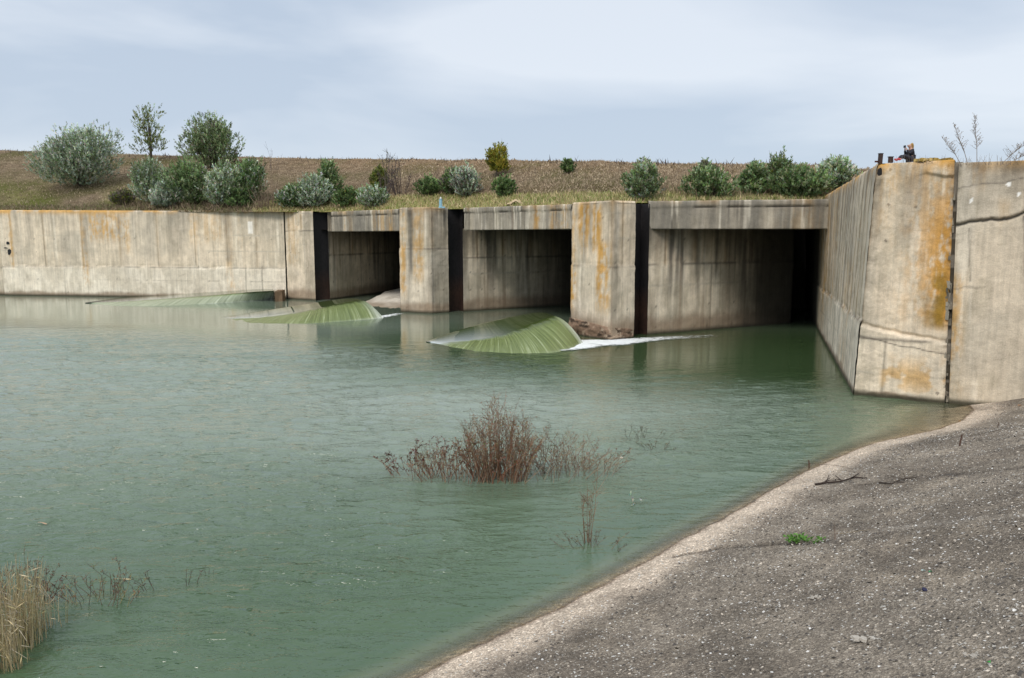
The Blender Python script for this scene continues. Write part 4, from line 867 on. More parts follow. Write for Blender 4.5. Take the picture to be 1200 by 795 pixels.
# bare saplings, reeds and dead shrubs
def bare(name, label, cat, px, ybase, ytop, spread, n, col, seed, r=0.02, base=None, scale=None, leaves=0, lcol=None, group=None, twig=3, footprint=0.15, curl=0.3, ll=0.05):
    rnd = random.Random(seed)
    base = base or hp(px, ybase); sc_ = (scale or base.y/F); Hh = (ybase-ytop)*sc_; W = spread*sc_
    t = empty(name, tuple(base), label, cat, group); st = MB(); lv = MB()
    for i in range(n):
        if n <= 14: st = lv = MB()
        x = rnd.uniform(-1, 1); a = base+Vector((x*W*footprint*2, rnd.uniform(-1, 1)*W*footprint, -0.05)); hh = Hh*rnd.uniform(.5, 1)*(1-0.45*abs(x)); e = a+Vector((x*W*0.35+rnd.gauss(0, .12)*W, rnd.gauss(0, .12)*W, hh))
        m = (a+e)/2+Vector((rnd.uniform(-1, 1), rnd.uniform(-1, 1), rnd.uniform(-.3, 1)))*curl*0.25*hh
        k = rnd.uniform(.7, 1.25); cc = tuple(q*k for q in (rnd.choice(col) if isinstance(col, list) else col)); pts = [a, a.lerp(m, .5)+(m-a)*0.05, m, m.lerp(e, .55), e]; st.tube(pts, r, r*0.35, 3, cc)
        for j in range(twig):
            f_ = rnd.uniform(.35, .95); p = pts[2].lerp(pts[4], (f_-.35)/.65) if f_ > .5 else pts[1].lerp(pts[2], f_)
            q = p+Vector((rnd.uniform(-1, 1), rnd.uniform(-1, 1), rnd.uniform(.2, 1.3)))*hh*0.16; st.tube([p, q], r*0.5, r*0.25, 3, cc)
            for l_ in range(leaves): lv.leaf(p.lerp(q, rnd.random()), (rnd.uniform(-1, 1), rnd.uniform(-1, 1), rnd.uniform(-.6, 1)), rnd.uniform(.6, 1.4)*ll, ll*0.45, tuple(v_*rnd.uniform(.6, 1.3) for v_ in rnd.choice(lcol)))
        if n <= 14: st.build('stem', M_LEAF, t)
    if n > 14:
        st.build('stems', M_BARK, t)
        if lv.v: lv.build('leaves', M_LEAF, t)
    return t
GB = (0.15, 0.12, 0.10)
bare('bare_sapling', 'taller grey bare sapling with thin upright twigs on the slope', 'sapling', 455, 228, 172, 22, 18, GB, 1, 0.03, leaves=2, lcol=PAL['mauve'], twig=6, ll=0.14)
bare('bare_sapling', 'shorter brown bare sapling right of the taller grey one', 'sapling', 471, 228, 178, 20, 20, (0.10, 0.075, 0.065), 2, 0.03, leaves=2, lcol=[(0.10, 0.075, 0.07)], twig=6, ll=0.14)
bare('bare_sapling', 'thin brown leafless stems between two small bushes', 'sapling', 506, 226, 192, 26, 14, (0.12, 0.085, 0.07), 3, 0.02, twig=4)
bare('bare_sapling', 'sparse upright twigs against the sky above the dry reeds', 'sapling', 323, 200, 164, 24, 8, (0.16, 0.13, 0.12), 4, 0.02, twig=2)
bare('bare_sapling', 'reddish bare shrub behind the silvery bush', 'sapling', 528, 226, 193, 22, 18, (0.13, 0.08, 0.07), 5, 0.02, twig=4)
bare('bare_sapling', 'thin bare twigs above the broad low green bush', 'sapling', 833, 215, 185, 26, 10, (0.13, 0.10, 0.09), 6, 0.02, twig=3)
bare('bare_sapling', 'thin bare twigs above the small round dark bush', 'sapling', 884, 215, 184, 22, 9, (0.13, 0.11, 0.10), 7, 0.02, twig=3)
bare('reed_clump', 'tan dry reeds on the wall top between two bushes', 'reeds', 322, 244, 196, 26, 60, [(0.30, 0.22, 0.15), (0.24, 0.17, 0.12)], 8, 0.02, twig=1, footprint=0.3)

blades('tall_dry_grass', 9000, (0.04, 0.34), (150, 440), (0.25, 0.9), [(0.36, 0.28, 0.18), (0.28, 0.21, 0.14), (0.22, 0.22, 0.10), (0.19, 0.14, 0.10)], 'tall dry grass growing between the bushes on the left wall top', 25, lambda p, k: ss(0.38, 0.6, fbm(p*0.05, k*8, 511)))
blades('tall_dry_grass', 4000, (0.1, 0.30), (720, 990), (0.2, 0.7), [(0.36, 0.28, 0.18), (0.28, 0.21, 0.14), (0.22, 0.22, 0.10)], 'tall dry grass between the bushes above the longest beam', 26, lambda p, k: ss(0.4, 0.6, fbm(p*0.05, k*8, 512)))
# ------------------------------------------------------------------ small things on the structure
# pale blue post
q = hp(516.5, 243); q = atd(516.5, 243.5, 60.2); q.z = 8.16
t = empty('marker_post', tuple(q), 'small pale blue post with white tip standing on the middle pier', 'post')
g = MB(); g.lathe(q, [(0.16, 0.0), (0.16, 0.10), (0.13, 0.12), (0.12, 0.62), (0.14, 0.64), (0.14, 0.68)], 12, (0.30, 0.52, 0.62)); g.build('post_body', M_PAINT, t)
g = MB(); g.box(q+Vector((0.14, 0, 0.05)), (0.36, 0.22, 0.12), 0, (0.34, 0.56, 0.66)); g.build('foot_plate', M_PAINT, t)
g = MB(); g.lathe(q+Vector((0, 0, 0.68)), [(0.06, 0), (0.08, 0.06), (0.05, 0.14), (0.02, 0.16)], 10, (0.75, 0.74, 0.7)); g.build('tip', M_PAINT, t)
# sand heap
q = hp(606, 239.5)
hx, hy_ = np.meshgrid(np.linspace(-1, 1, 24), np.linspace(-1, 1, 18), indexing='ij'); hz = np.clip(1-np.abs(hx+0.15)*1.0-np.abs(hy_)*0.5, 0, 1)**0.9*0.42*(0.8+0.4*fbm(hx*4, hy_*4, 600))
o = mesh_obj('sand_heap', np.stack([hx*0.75, hy_*0.5, hz-0.02], -1).reshape(-1, 3), gfaces(24, 18), mat_vc('sand', 0.95, 0.5, 0.3, 8), None, [(0.50, 0.38, 0.24)]*(24*18)); o.location = q
tag(o, 'small heap of tan sand on the grass above the middle bay', 'heap')
# steel stubs on the wing wall
for px, py, w, h_, lab in ((1031.5, 190.5, 0.13, 0.26, 'taller rusty steel stub at the corner of the wing wall top'), (1043.5, 189.5, 0.16, 0.11, 'flat dark steel stub on the wing wall between the tall stub and the person')):
    q = atd(px, py, 29.35); t = MB(); t.box((0, 0, h_/2), (w, 0.1, h_+0.1), 0.2, (0.06, 0.035, 0.03), 0.95, 0.008); t.box((0, 0, h_+0.06), (w*1.15, 0.13, 0.025), 0.2, (0.04, 0.03, 0.03))
    if h_ > 0.2: t.box((-0.14, 0.02, 0.03), (0.10, 0.06, 0.06), 0.3, (0.12, 0.04, 0.03))
    o = t.build('steel_stub', M_METAL); o.location = q; tag(o, lab, 'metal stub', 'steel stubs on the wing wall')
# wall-top weeds
DW = [(0.22, 0.17, 0.13), (0.30, 0.25, 0.2)]
def feather(name, label, p0, p1, seed, L=0.25, n=34, side=1.0):
    rnd = random.Random(seed); t = empty(name, tuple(p0), label, 'weed', 'dead weeds on the right wall top'); st = MB(); lv = MB(); d = p1-p0
    pts = [p0+Vector((0, 0, -0.08)), p0.lerp(p1, .35)+Vector((0.02, 0, 0)), p0.lerp(p1, .7)+Vector((-0.02, 0, 0.02)), p1]; st.tube(pts, 0.011, 0.005, 4, (0.28, 0.22, 0.17))
    for i in range(n):
        f_ = 0.3+0.7*i/n; p = p0.lerp(p1, f_); l = L*(1.15-f_)*1.2+0.05; q = p+Vector((rnd.choice((-1, 1))*side*rnd.uniform(.3, .8), rnd.uniform(-.5, .5), rnd.uniform(.5, 1)))*l
        st.tube([p, q], 0.005, 0.003, 3, (0.26, 0.21, 0.17))
        for k in range(5): lv.leaf(p.lerp(q, rnd.random()), (rnd.uniform(-1, 1), rnd.uniform(-1, 1), rnd.uniform(0, 1)), 0.045, 0.02, rnd.choice([(0.30, 0.24, 0.19), (0.2, 0.15, 0.11), (0.36, 0.31, 0.26)]))
    st.build('stem', M_BARK, t); lv.build('leaves', M_LEAF, t)
feather('dead_weed', 'tallest straight feathery weed stalk on the right wall', atd(1145, 192, 27.4), atd(1142.5, 135, 27.5), 1, 0.26, 40)
feather('dead_weed', 'curved feathery weed stalk leaning left beside the tallest one', atd(1135, 193, 27.5), atd(1118, 146, 27.6), 2, 0.24, 30)
feather('dead_weed', 'lower weed stalk leaning furthest left over the joint', atd(1127, 192, 27.5), atd(1104, 161, 27.6), 3, 0.26, 26)
feather('dead_weed', 'low arching dry branch at the right edge of the wall top', atd(1172, 191, 26.6), atd(1204, 168, 26.4), 4, 0.3, 26)
feather('dead_weed', 'second arching dry branch close under the right edge one', atd(1178, 192, 26.6), atd(1212, 178, 26.2), 5, 0.3, 26)
wt = []
for i in range(16):
    px = 1125+i*5.5+random.uniform(-2, 2); p = atd(px, 191.5, 27.5-(px-1118)*0.012)
    wt.append(p)
g = MB()
for p in wt:
    for k in range(3): g.tube([p+Vector((random.uniform(-.1, .1), 0, -0.06)), p+Vector((random.uniform(-.15, .15), 0, random.uniform(.1, .35)))], 0.006, 0.003, 3, (0.25, 0.2, 0.15))
for k in range(30):
    px = random.uniform(1040, 1112); p = atd(px, 190, 28.6-(px-1040)*0.012); g.tube([p+Vector((0, 0, -0.06)), p+Vector((random.uniform(-.08, .08), 0, random.uniform(.08, .3)))], 0.005, 0.003, 3, (0.25, 0.2, 0.15))
o = g.build('dry_grass_wisps', M_BARK); tag(o, 'sparse dry grass wisps along the right wall tops', 'grass', kind='stuff')
# moss turf on the right corner of the wing wall top
g = MB(); a = atd(1076, 188.5, 28.35); b = atd(1117, 188, 27.75)
for i in range(70):
    p = a.lerp(b, random.random()); k = random.uniform(.5, 1); g.box(p+Vector((0, 0.12+random.uniform(-.1, .1), 0.02)), (random.uniform(.08, .2), .2, random.uniform(.05, .13)), random.uniform(0, 3), tuple(v_*k for v_ in random.choice([(0.36, 0.25, 0.06), (0.28, 0.2, 0.06), (0.42, 0.31, 0.12)])), 0.7, 0.03)
o = g.build('moss_cushion', M_CONC); tag(o, 'ochre moss cushion along the top right corner of the wing wall', 'moss', kind='stuff')

# ------------------------------------------------------------------ PERSON
def skinmesh(name, verts, edges, radii, mat, parent, col, root=0, sub=2):
    me = bpy.data.meshes.new(name); me.from_pydata([Vector(v_) for v_ in verts], edges, []); me.update()
    o = bpy.data.objects.new(name, me); COL.objects.link(o); o.parent = parent
    sk = o.modifiers.new('Skin', 'SKIN')
    L = me.skin_vertices[0] if me.skin_vertices else None
    if L is None:
        bpy.context.view_layer.objects.active = o
    for i, r in enumerate(radii): me.skin_vertices[0].data[i].radius = (r, r) if not isinstance(r, tuple) else r
    me.skin_vertices[0].data[root].use_root = True; sk.use_smooth_shade = True
    s = o.modifiers.new('Sub', 'SUBSURF'); s.levels = sub; s.render_levels = sub
    m = bpy.data.materials.new(name+'_col'); m.use_nodes = True; nt = m.node_tree; nz = nt.nodes.new('ShaderNodeTexNoise'); nz.inputs['Scale'].default_value = 30
    rp = nt.nodes.new('ShaderNodeValToRGB'); rp.color_ramp.elements[0].color = (*[c_*0.75 for c_ in col], 1); rp.color_ramp.elements[1].color = (*[min(1, c_*1.25) for c_ in col], 1)
    nt.links.new(nz.outputs[0], rp.inputs[0]); nt.links.new(rp.outputs[0], nt.nodes['Principled BSDF'].inputs['Base Color']); nt.nodes['Principled BSDF'].inputs['Roughness'].default_value = 0.8
    me.materials.append(m); return o
pq = atd(1067.5, 188.6, 29.2)
per = empty('person', tuple(pq), 'person with fair hair in a dark jacket sitting on top of the wing wall', 'person')
# faces -x; seated with knees drawn up and hands raised to the face (local metres)
K_ = 0.86
def sv(a): return [(x*K_, y*K_, z*K_) for x, y, z in a]
body = sv([(0, 0, .10), (0.0, 0, .28), (-.02, 0, .46), (-.05, 0, .53), (-.08, 0, .60), (-.10, 0, .70),
        (-.02, -.17, .44), (-.16, -.20, .28), (-.25, -.08, .46), (-.27, -.05, .54),
        (-.02, .17, .44), (-.16, .20, .28), (-.25, .08, .46), (-.27, .05, .54),
        (-.03, -.10, .09), (-.38, -.13, .22), (-.50, -.12, .06), (-.60, -.13, .04),
        (-.03, .10, .09), (-.38, .13, .22), (-.50, .12, .06), (-.60, .13, .04)])
be = [(0, 1), (1, 2), (2, 3), (3, 4), (4, 5), (2, 6), (6, 7), (7, 8), (8, 9), (2, 10), (10, 11), (11, 12), (12, 13), (0, 14), (14, 15), (15, 16), (16, 17), (0, 18), (18, 19), (19, 20), (20, 21)]
br = [.12, .12, .12, .055, .09, .085, .055, .042, .030, .025, .055, .042, .030, .025, .08, .058, .038, .03, .08, .058, .038, .03]
skinmesh('body', body, be, [r*K_ for r in br], None, per, (0.45, 0.27, 0.20))
skinmesh('jacket', body[:3]+body[6:9]+body[10:13], [(0, 1), (1, 2), (2, 3), (3, 4), (4, 5), (2, 6), (6, 7), (7, 8)], [r*K_ for r in (.15, .155, .15, .075, .058, .042, .075, .058, .042)], None, per, (0.012, 0.013, 0.022))
skinmesh('trousers', [body[0], body[14], body[15], body[16], body[18], body[19], body[20]], [(0, 1), (1, 2), (2, 3), (0, 4), (4, 5), (5, 6)], [r*K_ for r in (.15, .10, .07, .052, .10, .07, .052)], None, per, (0.02, 0.02, 0.03))
hr = sv([(-.06, 0, .71), (-.02, 0, .68), (.02, 0, .58), (.02, 0, .47)]); skinmesh('hair', hr, [(0, 1), (1, 2), (2, 3)], [r*K_ for r in (.095, .098, .075, .05)], None, per, (0.30, 0.18, 0.05))
for sgn in (-1, 1):
    skinmesh('shoe', sv([(-.50, sgn*.125, .04), (-.58, sgn*.13, .045), (-.66, sgn*.135, .10)]), [(0, 1), (1, 2)], [.05*K_, .05*K_, .038*K_], None, per, (0.45, 0.06, 0.07))
    for k in range(5):        # fingers closed round what is held
        y0 = sgn*(.05-.011*k) if k < 4 else sgn*.06
        skinmesh('finger', sv([(-.27, y0, .54), (-.295, y0*0.9, .575-(0.004*k)), (-.30, y0*0.6, .60-(0.005*k)), (-.285, y0*0.35, .615-.005*k)]), [(0, 1), (1, 2), (2, 3)], [.009, .009, .008, .007], None, per, (0.45, 0.27, 0.20), sub=1)
# held phone / camera
g = MB(); g.box((0, 0, 0), (0.03, 0.13, 0.08), 0, (0.03, 0.03, 0.035), 0.96); o = g.build('camera', M_PAINT); o.location = pq+Vector((-.31*K_, 0, .60*K_)); tag(o, 'small dark camera held up in the hands of the seated person', 'camera')
# face features
g = MB()
for sgn in (-1, 1): g.box((-.185*K_, sgn*.032*K_, .66*K_), (.012, .022, .01), 0, (0.03, 0.02, 0.02))
g.box((-.18*K_, 0, .60*K_), (.012, .04, .009), 0, (0.3, 0.1, 0.09)); g.box((-.19*K_, 0, .635*K_), (.03, .018, .035), 0, (0.45, 0.27, 0.2), 0.6)
fo = g.build('face', M_SKIN); fo.parent = per

# ------------------------------------------------------------------ PLANTS IN THE WATER
RB_ = [(0.27, 0.125, 0.07), (0.16, 0.08, 0.05), (0.34, 0.24, 0.15)]; RL = [(0.22, 0.10, 0.055), (0.28, 0.16, 0.09), (0.12, 0.065, 0.045), (0.20, 0.18, 0.08)]
def wweed(name, label, px, yb, yt, spread, n, col, lc, seed, leaves=3, r=0.008, ll=0.05, footprint=0.25, twig=5, group='drowned weeds in the reservoir', curl=0.4):
    b = at(px, yb); return bare(name, label, 'weed', px, yb, yt, spread, n, col, seed, r, base=b, scale=(b.y/math.cos(0.25))/F, leaves=leaves, lcol=lc, group=group, twig=twig, footprint=footprint, curl=curl, ll=ll)
wweed('dead_weed', 'densest tallest reddish brown weed clump in the middle of the water', 586, 562, 458, 60, 170, RB_, RL, 31, leaves=4, twig=6, ll=0.042)
wweed('dead_weed', 'low dark red weeds at the left end of the drowned clump', 502, 556, 508, 62, 44, RB_, [(0.13, 0.05, 0.035), (0.08, 0.04, 0.03)], 32, leaves=5, ll=0.06, twig=4, footprint=0.35)
wweed('dead_weed', 'reddish weeds joining the low left weeds to the tall clump', 540, 561, 496, 60, 80, RB_, RL, 33, leaves=3, ll=0.045, footprint=0.35)
wweed('dead_weed', 'tan bent weed stems right of the tall reddish clump', 633, 556, 496, 75, 90, [(0.27, 0.21, 0.14), (0.20, 0.13, 0.09)], RL, 34, leaves=2, footprint=0.4, curl=0.8, ll=0.04)
wweed('dead_weed', 'short tan weeds at the right end of the drowned clump', 678, 552, 500, 55, 60, [(0.30, 0.24, 0.17), (0.2, 0.13, 0.1)], RL, 35, leaves=2, footprint=0.4, curl=1.0, ll=0.04)
wweed('dead_weed', 'sparse olive stems standing far from the clump at the right', 750, 516, 492, 40, 12, [(0.12, 0.11, 0.08)], [(0.14, 0.13, 0.08)], 36, leaves=1, r=0.007, footprint=0.4)
wweed('dead_weed', 'tiny dark twigs breaking the water below the sparse olive stems', 768, 523, 513, 22, 12, [(0.12, 0.10, 0.07)], [(0.16, 0.13, 0.08)], 37, leaves=1, footprint=0.5)
wweed('dead_weed', 'tiny pair of twigs left of the sparse olive stems', 733, 519, 508, 14, 5, [(0.16, 0.13, 0.09)], RL, 38, leaves=0, footprint=0.4)
wweed('dead_weed', 'single tall thin reddish stalk alone between clump and bank', 689, 636, 505, 18, 7, [(0.24, 0.13, 0.08)], [(0.2, 0.15, 0.08)], 39, leaves=2, r=0.007, footprint=0.15, twig=9, ll=0.03, curl=0.15)
wweed('dead_weed', 'low tangle of dark stems around the foot of the single stalk', 694, 640, 612, 42, 22, [(0.13, 0.10, 0.07), (0.22, 0.16, 0.1)], [(0.12, 0.10, 0.06)], 40, leaves=2, r=0.006, footprint=0.35, ll=0.03)
wweed('dead_weed', 'pale thin stem with two leaves near the bank', 742, 592, 575, 22, 4, [(0.30, 0.33, 0.25)], [(0.35, 0.38, 0.3)], 41, leaves=1, r=0.006, footprint=0.2, ll=0.08)
wweed('dead_weed', 'brown weeds with a yellow stem right of the reed bed', 122, 703, 650, 62, 36, [(0.18, 0.12, 0.08), (0.12, 0.08, 0.06), (0.3, 0.26, 0.12)], RL, 42, leaves=2, r=0.006, footprint=0.35, ll=0.03, curl=0.7)
wweed('dead_weed', 'few thin dark stalks right of the brown weeds near the left edge', 197, 688, 652, 42, 9, [(0.12, 0.08, 0.06)], [(0.10, 0.05, 0.04)], 43, leaves=1, r=0.006, footprint=0.4, ll=0.03)
wweed('dead_weed', 'tiny faint twigs right of the thin dark stalks', 243, 672, 656, 14, 4, [(0.14, 0.13, 0.1)], RL, 44, leaves=0, r=0.005, footprint=0.3)
wweed('dead_weed', 'dark brown leafy weeds rising behind the straw reeds', 18, 705, 642, 60, 60, [(0.15, 0.09, 0.06)], [(0.12, 0.07, 0.045), (0.18, 0.11, 0.07)], 45, leaves=3, r=0.006, footprint=0.35, ll=0.035)
ST = [(0.60, 0.48, 0.27), (0.48, 0.38, 0.21), (0.68, 0.58, 0.38), (0.50, 0.43, 0.22)]
def reeds(label, px, yb, yt, spread, n, seed):
    rnd = random.Random(seed); b = at(px, yb); s = (b.y/math.cos(0.35))/F; t = empty('reed_clump', tuple(b), label, 'reeds', 'straw reeds at the left edge'); st = MB(); lv = MB()
    for i in range(n):
        if n <= 14: st = MB(); lv = st
        a = b+Vector((rnd.uniform(-.5, .5)*spread*s, rnd.gauss(0, .16)*spread*s, -0.1)); hh = (yb-yt)*s*rnd.uniform(.45, 1); k = rnd.uniform(.7, 1.2); c = tuple(q*k for q in rnd.choice(ST))
        ln = Vector((rnd.gauss(-.05, .14), rnd.gauss(0, .12), 0))*hh; e = a+ln+Vector((0, 0, hh)); m = a.lerp(e, .55)-ln*0.15
        st.tube([a, a.lerp(m, .5), m, e], 0.006, 0.0025, 3, c)
        if rnd.random() < 0.4: m2 = a.lerp(e, rnd.uniform(.4, .8)); st.tube([m2, m2+Vector((rnd.uniform(-.3, .3), rnd.uniform(-.1, .1), rnd.uniform(-.25, .15)))*hh*0.9], 0.005, 0.0025, 3, (0.5, 0.44, 0.34))
        if rnd.random() < 0.5: lv.leaf(a.lerp(e, rnd.uniform(.4, .9)), (rnd.uniform(-1, 1), rnd.uniform(-.4, .4), rnd.uniform(-.2, 1)), rnd.uniform(.08, .22), 0.014, c)
        if n <= 14: st.build('stalk', M_LEAF, t)
    st.build('stalks', M_BARK, t) if n > 14 else None
    if n > 14: lv.build('foliage', M_LEAF, t)
reeds('dense clump of straw yellow reeds cut by the left edge', 10, 755, 640, 66, 190, 51)
reeds('shorter straw reeds in front at the very left corner', -2, 785, 680, 54, 120, 52)
reeds('sparser straw reeds at the right side of the dense clump', 36, 738, 648, 44, 70, 53)
reeds('three thin upright reeds standing apart from the clump', 66, 733, 655, 22, 6, 54)
# ------------------------------------------------------------------ small things afloat and on the bank
def flat(name, label, cat, p, L, w, rz, col, n=7, curl=0.02):
    V = []; 
    for i in range(n):
        t_ = i/(n-1); ww = w*math.sin(math.pi*min(1, 0.08+t_*0.92))**0.7; V += [(L*(t_-.5), -ww/2, curl*math.sin(t_*5)+0.008), (L*(t_-.5), ww/2, curl*math.cos(t_*3)*0.5+0.008)]
    o = mesh_obj(name, V, gfaces(n, 2), M_LEAF, None, [col]*(2*n)); o.location = p; o.rotation_euler = (0, 0, rz); return tag(o, label, cat)
flat('floating_leaf', 'tan dry leaf floating alone above the reeds at left', 'leaf', at(50, 614)+Vector((0, 0, 0.01)), 0.22, 0.05, -0.2, (0.5, 0.33, 0.22))
flat('floating_leaf', 'pale curled leaf floating right of the reddish clump', 'leaf', at(726, 538)+Vector((0, 0, 0.01)), 0.26, 0.06, 2.6, (0.55, 0.5, 0.4), curl=0.05)
flat('floating_leaf', 'straw coloured blade lying on the water by the brown weeds', 'leaf', at(144, 681)+Vector((0, 0, 0.03)), 0.28, 0.035, 0.15, (0.55, 0.42, 0.24))
def bank_tube(name, label, cat, pxs_, r, col, lift=0.02, twigs=0, seed=0, parent=None):
    rnd = random.Random(seed); P = [bpt(*q)+Vector((0, 0, lift+rnd.uniform(0, .03))) for q in pxs_]; g = MB(); g.tube(P, r, r*0.4, 5, col)
    for i in range(twigs): p = P[rnd.randrange(len(P)-1)].lerp(P[-1], rnd.random()*.5); g.tube([p, p+Vector((rnd.uniform(-.3, .3), rnd.uniform(-.3, .3), rnd.uniform(.02, .12)))], r*0.5, r*0.25, 4, col)
    o = g.build(name, M_BARK); return tag(o, label, cat)
bank_tube('driftwood_branch', 'dark crooked branch lying on the bank near the water', 'branch', [(955, 569), (968, 568), (985, 566.5), (997, 562), (1006, 557)], 0.028, (0.05, 0.035, 0.028), twigs=9, seed=1)
bank_tube('driftwood_branch', 'thin pale curved twig lying between stake and dark branch', 'branch', [(950, 546), (970, 547), (990, 548), (1000, 552)], 0.008, (0.16, 0.12, 0.09), seed=2)
bank_tube('driftwood_branch', 'short dark stick further up the bank at right', 'branch', [(1030, 567), (1045, 569), (1055, 564), (1076, 561)], 0.016, (0.06, 0.045, 0.035), twigs=4, seed=3)
bank_tube('driftwood_branch', 'thin straw stem lying right of the green weed', 'branch', [(980, 628), (995, 626), (1010, 624), (1026, 622)], 0.006, (0.3, 0.24, 0.16), seed=4)
for px, py, h_, r_, lab, c_, ln in ((948.5, 549, 0.22, 0.02, 'short broken stake at the water edge', (0.12, 0.07, 0.05), -0.03), (1124, 523, 0.30, 0.022, 'dark brown stake standing on the bank before the right wall', (0.10, 0.055, 0.04), 0.05), (1169, 501, 0.15, 0.015, 'small stub of wood high on the bank near the right edge', (0.13, 0.09, 0.07), 0.02)):
    p = bpt(px, py); g = MB(); g.tube([(0, 0, -.1), (ln*0.5, 0, h_*0.5), (ln, 0.0, h_)], r_, r_*0.7, 6, c_); g.tube([(ln*0.5, 0, h_*0.5), (ln*0.5+0.06, 0.01, h_*0.62)], r_*0.4, r_*0.2, 4, c_); o = g.build('wooden_stake', M_BARK); o.location = p; tag(o, lab, 'stake', 'stakes on the bank')
bare('dead_weed', 'single thin dry stem standing on the bank by the green weed', 'weed', 978, 633, 606, 8, 2, (0.20, 0.13, 0.09), 61, 0.006, base=bpt(978, 633), scale=bpt(978, 633).y/F, twig=1, curl=0.1)
def weedleaf(px, py, label, n, w, seed, flatk=0.6):
    rnd = random.Random(seed); p = bpt(px, py); t = empty('green_weed', tuple(p), label, 'weed'); lv = MB(); st = MB()
    for i in range(n):
        a = rnd.uniform(0, 6.283); l = w*rnd.uniform(.2, 1); q = p+Vector((math.cos(a)*l, math.sin(a)*l*0.6, rnd.uniform(.03, .22)*flatk)); st.tube([p, p.lerp(q, .5)+Vector((0, 0, .03)), q], 0.005, 0.003, 3, (0.10, 0.2, 0.04))
        for k in range(4): lv.leaf(q, (rnd.uniform(-1, 1), rnd.uniform(-1, 1), rnd.uniform(-.1, .7)), rnd.uniform(.05, .10), 0.04, rnd.choice([(0.10, 0.23, 0.04), (0.15, 0.32, 0.06), (0.07, 0.16, 0.03)]))
    st.build('foliage', M_BARK, t); lv.build('leaves', M_LEAF, t)
weedleaf(933, 636, 'bright green leafy weed growing in the crack of the bank', 22, 0.20, 71)
weedleaf(953, 635.5, 'low dark green weed just right of the bright one in the crack', 12, 0.22, 72, 0.2)
flat('fallen_leaf', 'orange fallen leaf on the bank under the right wall', 'leaf', bpt(1195, 476)+Vector((0, 0, 0.02)), 0.16, 0.09, 0.4, (0.55, 0.22, 0.06))
flat('fallen_leaf', 'small orange leaf at the water edge below the wall', 'leaf', bpt(1124, 494.5)+Vector((0, 0, 0.02)), 0.12, 0.06, 1.4, (0.5, 0.25, 0.06))
for px, py, col, lab, L in ((1090, 672, (0.02, 0.25, 0.10), 'green plastic scrap lying near the pale blue scrap', 0.07), (1082, 670.5, (0.5, 0.66, 0.64), 'pale blue plastic scrap left of the green one', 0.07), (1158, 779, (0.03, 0.30, 0.05), 'tiny bright green scrap low in the right corner', 0.05)):
    flat('plastic_scrap', lab, 'litter', bpt(px, py)+Vector((0, 0, 0.015)), L, L*0.5, random.uniform(0, 3), col)
p = bpt(1083, 693); g = MB(); g.lathe((0, 0, 0), [(0.028, 0), (0.030, 0.004), (0.030, 0.020), (0.026, 0.024), (0.010, 0.025)], 16, (0.02, 0.02, 0.06)); o = g.build('bottle_cap', M_PAINT); o.location = p+Vector((0, 0, .01)); o.rotation_euler = (0.4, 0.2, 0); tag(o, 'dark blue bottle cap lying among the shells', 'bottle cap')
for px, py, s_, lab in ((1018, 752, 0.13, 'largest flat white shell slab low on the bank'), (958, 701, 0.08, 'white lump of shells left of the dark blue cap'), (1140, 770, 0.06, 'small pale stone near the lower right corner')):
    p = bpt(px, py); g = MB(); 
    for k in range(7): g.box((random.uniform(-1, 1)*s_, random.uniform(-.6, .6)*s_, 0.008), (random.uniform(.5, 1)*s_, random.uniform(.3, .6)*s_, 0.02), random.uniform(0, 3), (0.30, 0.28, 0.25), 0.8, 0.008)
    o = g.build('shell_lump', M_CONC); o.location = p; tag(o, lab, 'shell')

# ------------------------------------------------------------------ WORLD, SUN, CAMERA
w = bpy.data.worlds.new('World'); sc.world = w; w.use_nodes = True; nt = w.node_tree; nt.nodes.clear()
def wn(t_, **k):
    o = nt.nodes.new(t_)
    for a, b in k.items():
        if a in o.inputs.keys(): o.inputs[a].default_value = b
        else: setattr(o, a, b)
    return o
SUN_EL, SUN_AZ = math.radians(48), math.radians(208)    # azimuth clockwise from +Y: behind the camera, slightly left
sky = wn('ShaderNodeTexSky', sky_type='NISHITA', sun_disc=False, sun_elevation=SUN_EL, sun_rotation=SUN_AZ)
tc = wn('ShaderNodeTexCoord'); sx = wn('ShaderNodeSeparateXYZ'); nt.links.new(tc.outputs['Generated'], sx.inputs[0])
mp = wn('ShaderNodeMapping'); mp.inputs['Scale'].default_value = (1.3, 1.3, 4.5); mp.inputs['Location'].default_value = (7.4, 3.8, 1.2); mp.inputs['Rotation'].default_value = (0, 0.12, 0); nt.links.new(tc.outputs['Generated'], mp.inputs[0])
nz = wn('ShaderNodeTexNoise'); nz.inputs['Scale'].default_value = 1.15; nz.inputs['Detail'].default_value = 5; nz.inputs['Roughness'].default_value = 0.5; nz.inputs['Distortion'].default_value = 0.4; nt.links.new(mp.outputs[0], nz.inputs[0])
rc = wn('ShaderNodeValToRGB'); nt.links.new(nz.outputs[0], rc.inputs[0])
rc.color_ramp.elements[0].position = 0.40; rc.color_ramp.elements[0].color = (0.585, 0.68, 0.805, 1); rc.color_ramp.elements[1].position = 0.60; rc.color_ramp.elements[1].color = (0.85, 0.91, 0.985, 1)
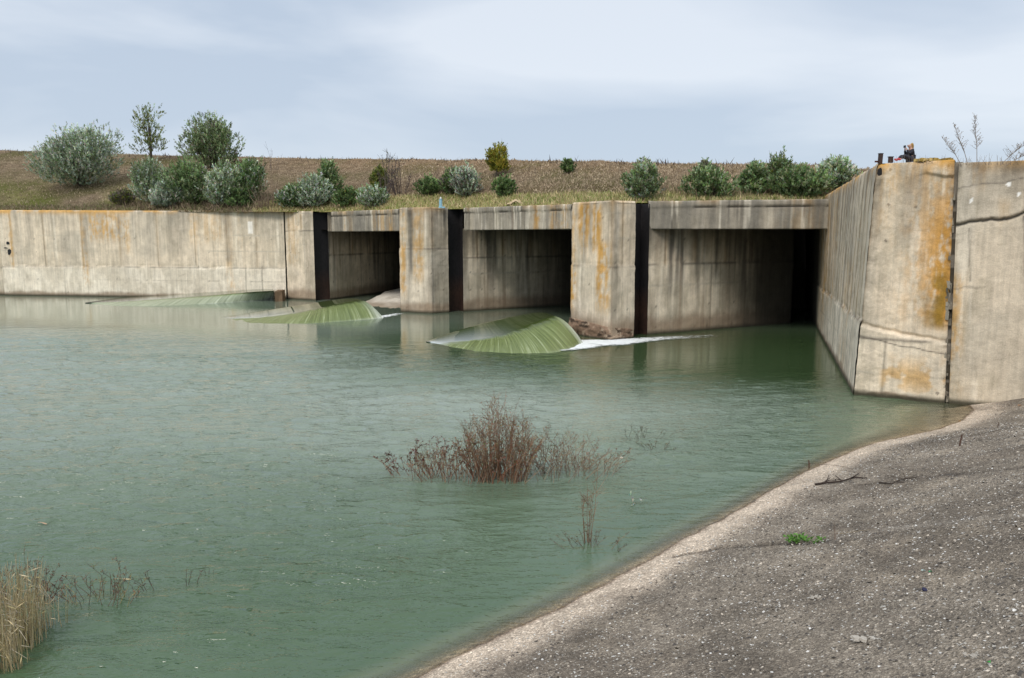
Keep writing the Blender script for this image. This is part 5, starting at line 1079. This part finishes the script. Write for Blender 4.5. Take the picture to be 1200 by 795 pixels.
rz = wn('ShaderNodeValToRGB'); nt.links.new(sx.outputs[2], rz.inputs[0]); E_ = rz.color_ramp.elements
E_[0].position = 0.0; E_[0].color = (1.12, 1.08, 1.04, 1); E_[1].position = 0.30; E_[1].color = (0.95, 0.96, 0.98, 1); e = E_.new(0.10); e.color = (1.0, 1.0, 1.0, 1); e = E_.new(0.8); e.color = (1.9, 1.8, 1.7, 1)
m1 = wn('ShaderNodeMix', data_type='RGBA', blend_type='MULTIPLY'); m1.inputs[0].default_value = 1; nt.links.new(rc.outputs[0], m1.inputs[6]); nt.links.new(rz.outputs[0], m1.inputs[7])
bg1 = wn('ShaderNodeBackground'); bg1.inputs[1].default_value = 0.10; nt.links.new(sky.outputs[0], bg1.inputs[0])
bg2 = wn('ShaderNodeBackground'); bg2.inputs[1].default_value = 1.0; nt.links.new(m1.outputs[2], bg2.inputs[0])
ms = wn('ShaderNodeMixShader'); ms.inputs[0].default_value = 0.88; nt.links.new(bg1.outputs[0], ms.inputs[1]); nt.links.new(bg2.outputs[0], ms.inputs[2])
ow = wn('ShaderNodeOutputWorld'); nt.links.new(ms.outputs[0], ow.inputs[0])
sun = bpy.data.lights.new('sun', 'SUN'); sun.energy = 2.1; sun.angle = math.radians(20); sun.color = (1.0, 0.95, 0.88)
so = bpy.data.objects.new('sun', sun); COL.objects.link(so)
dv = Vector((math.sin(SUN_AZ)*math.cos(SUN_EL), math.cos(SUN_AZ)*math.cos(SUN_EL), math.sin(SUN_EL))); so.rotation_euler = dv.to_track_quat('Z', 'Y').to_euler(); so.location = dv*100
cam = bpy.data.cameras.new('camera'); co = bpy.data.objects.new('camera', cam); COL.objects.link(co); co.location = (0, 0, H)
cam.sensor_width = 36; cam.lens = F/1200*36; cam.clip_end = 6000; cam.clip_start = 0.05; co.rotation_euler = (math.pi/2-TH, 0, 0); sc.camera = co
sc.view_settings.view_transform = 'Standard'; sc.view_settings.look = 'None'; sc.view_settings.exposure = 0
sc.cycles.max_bounces = 6; sc.cycles.transparent_max_bounces = 12; sc.cycles.use_denoising = True
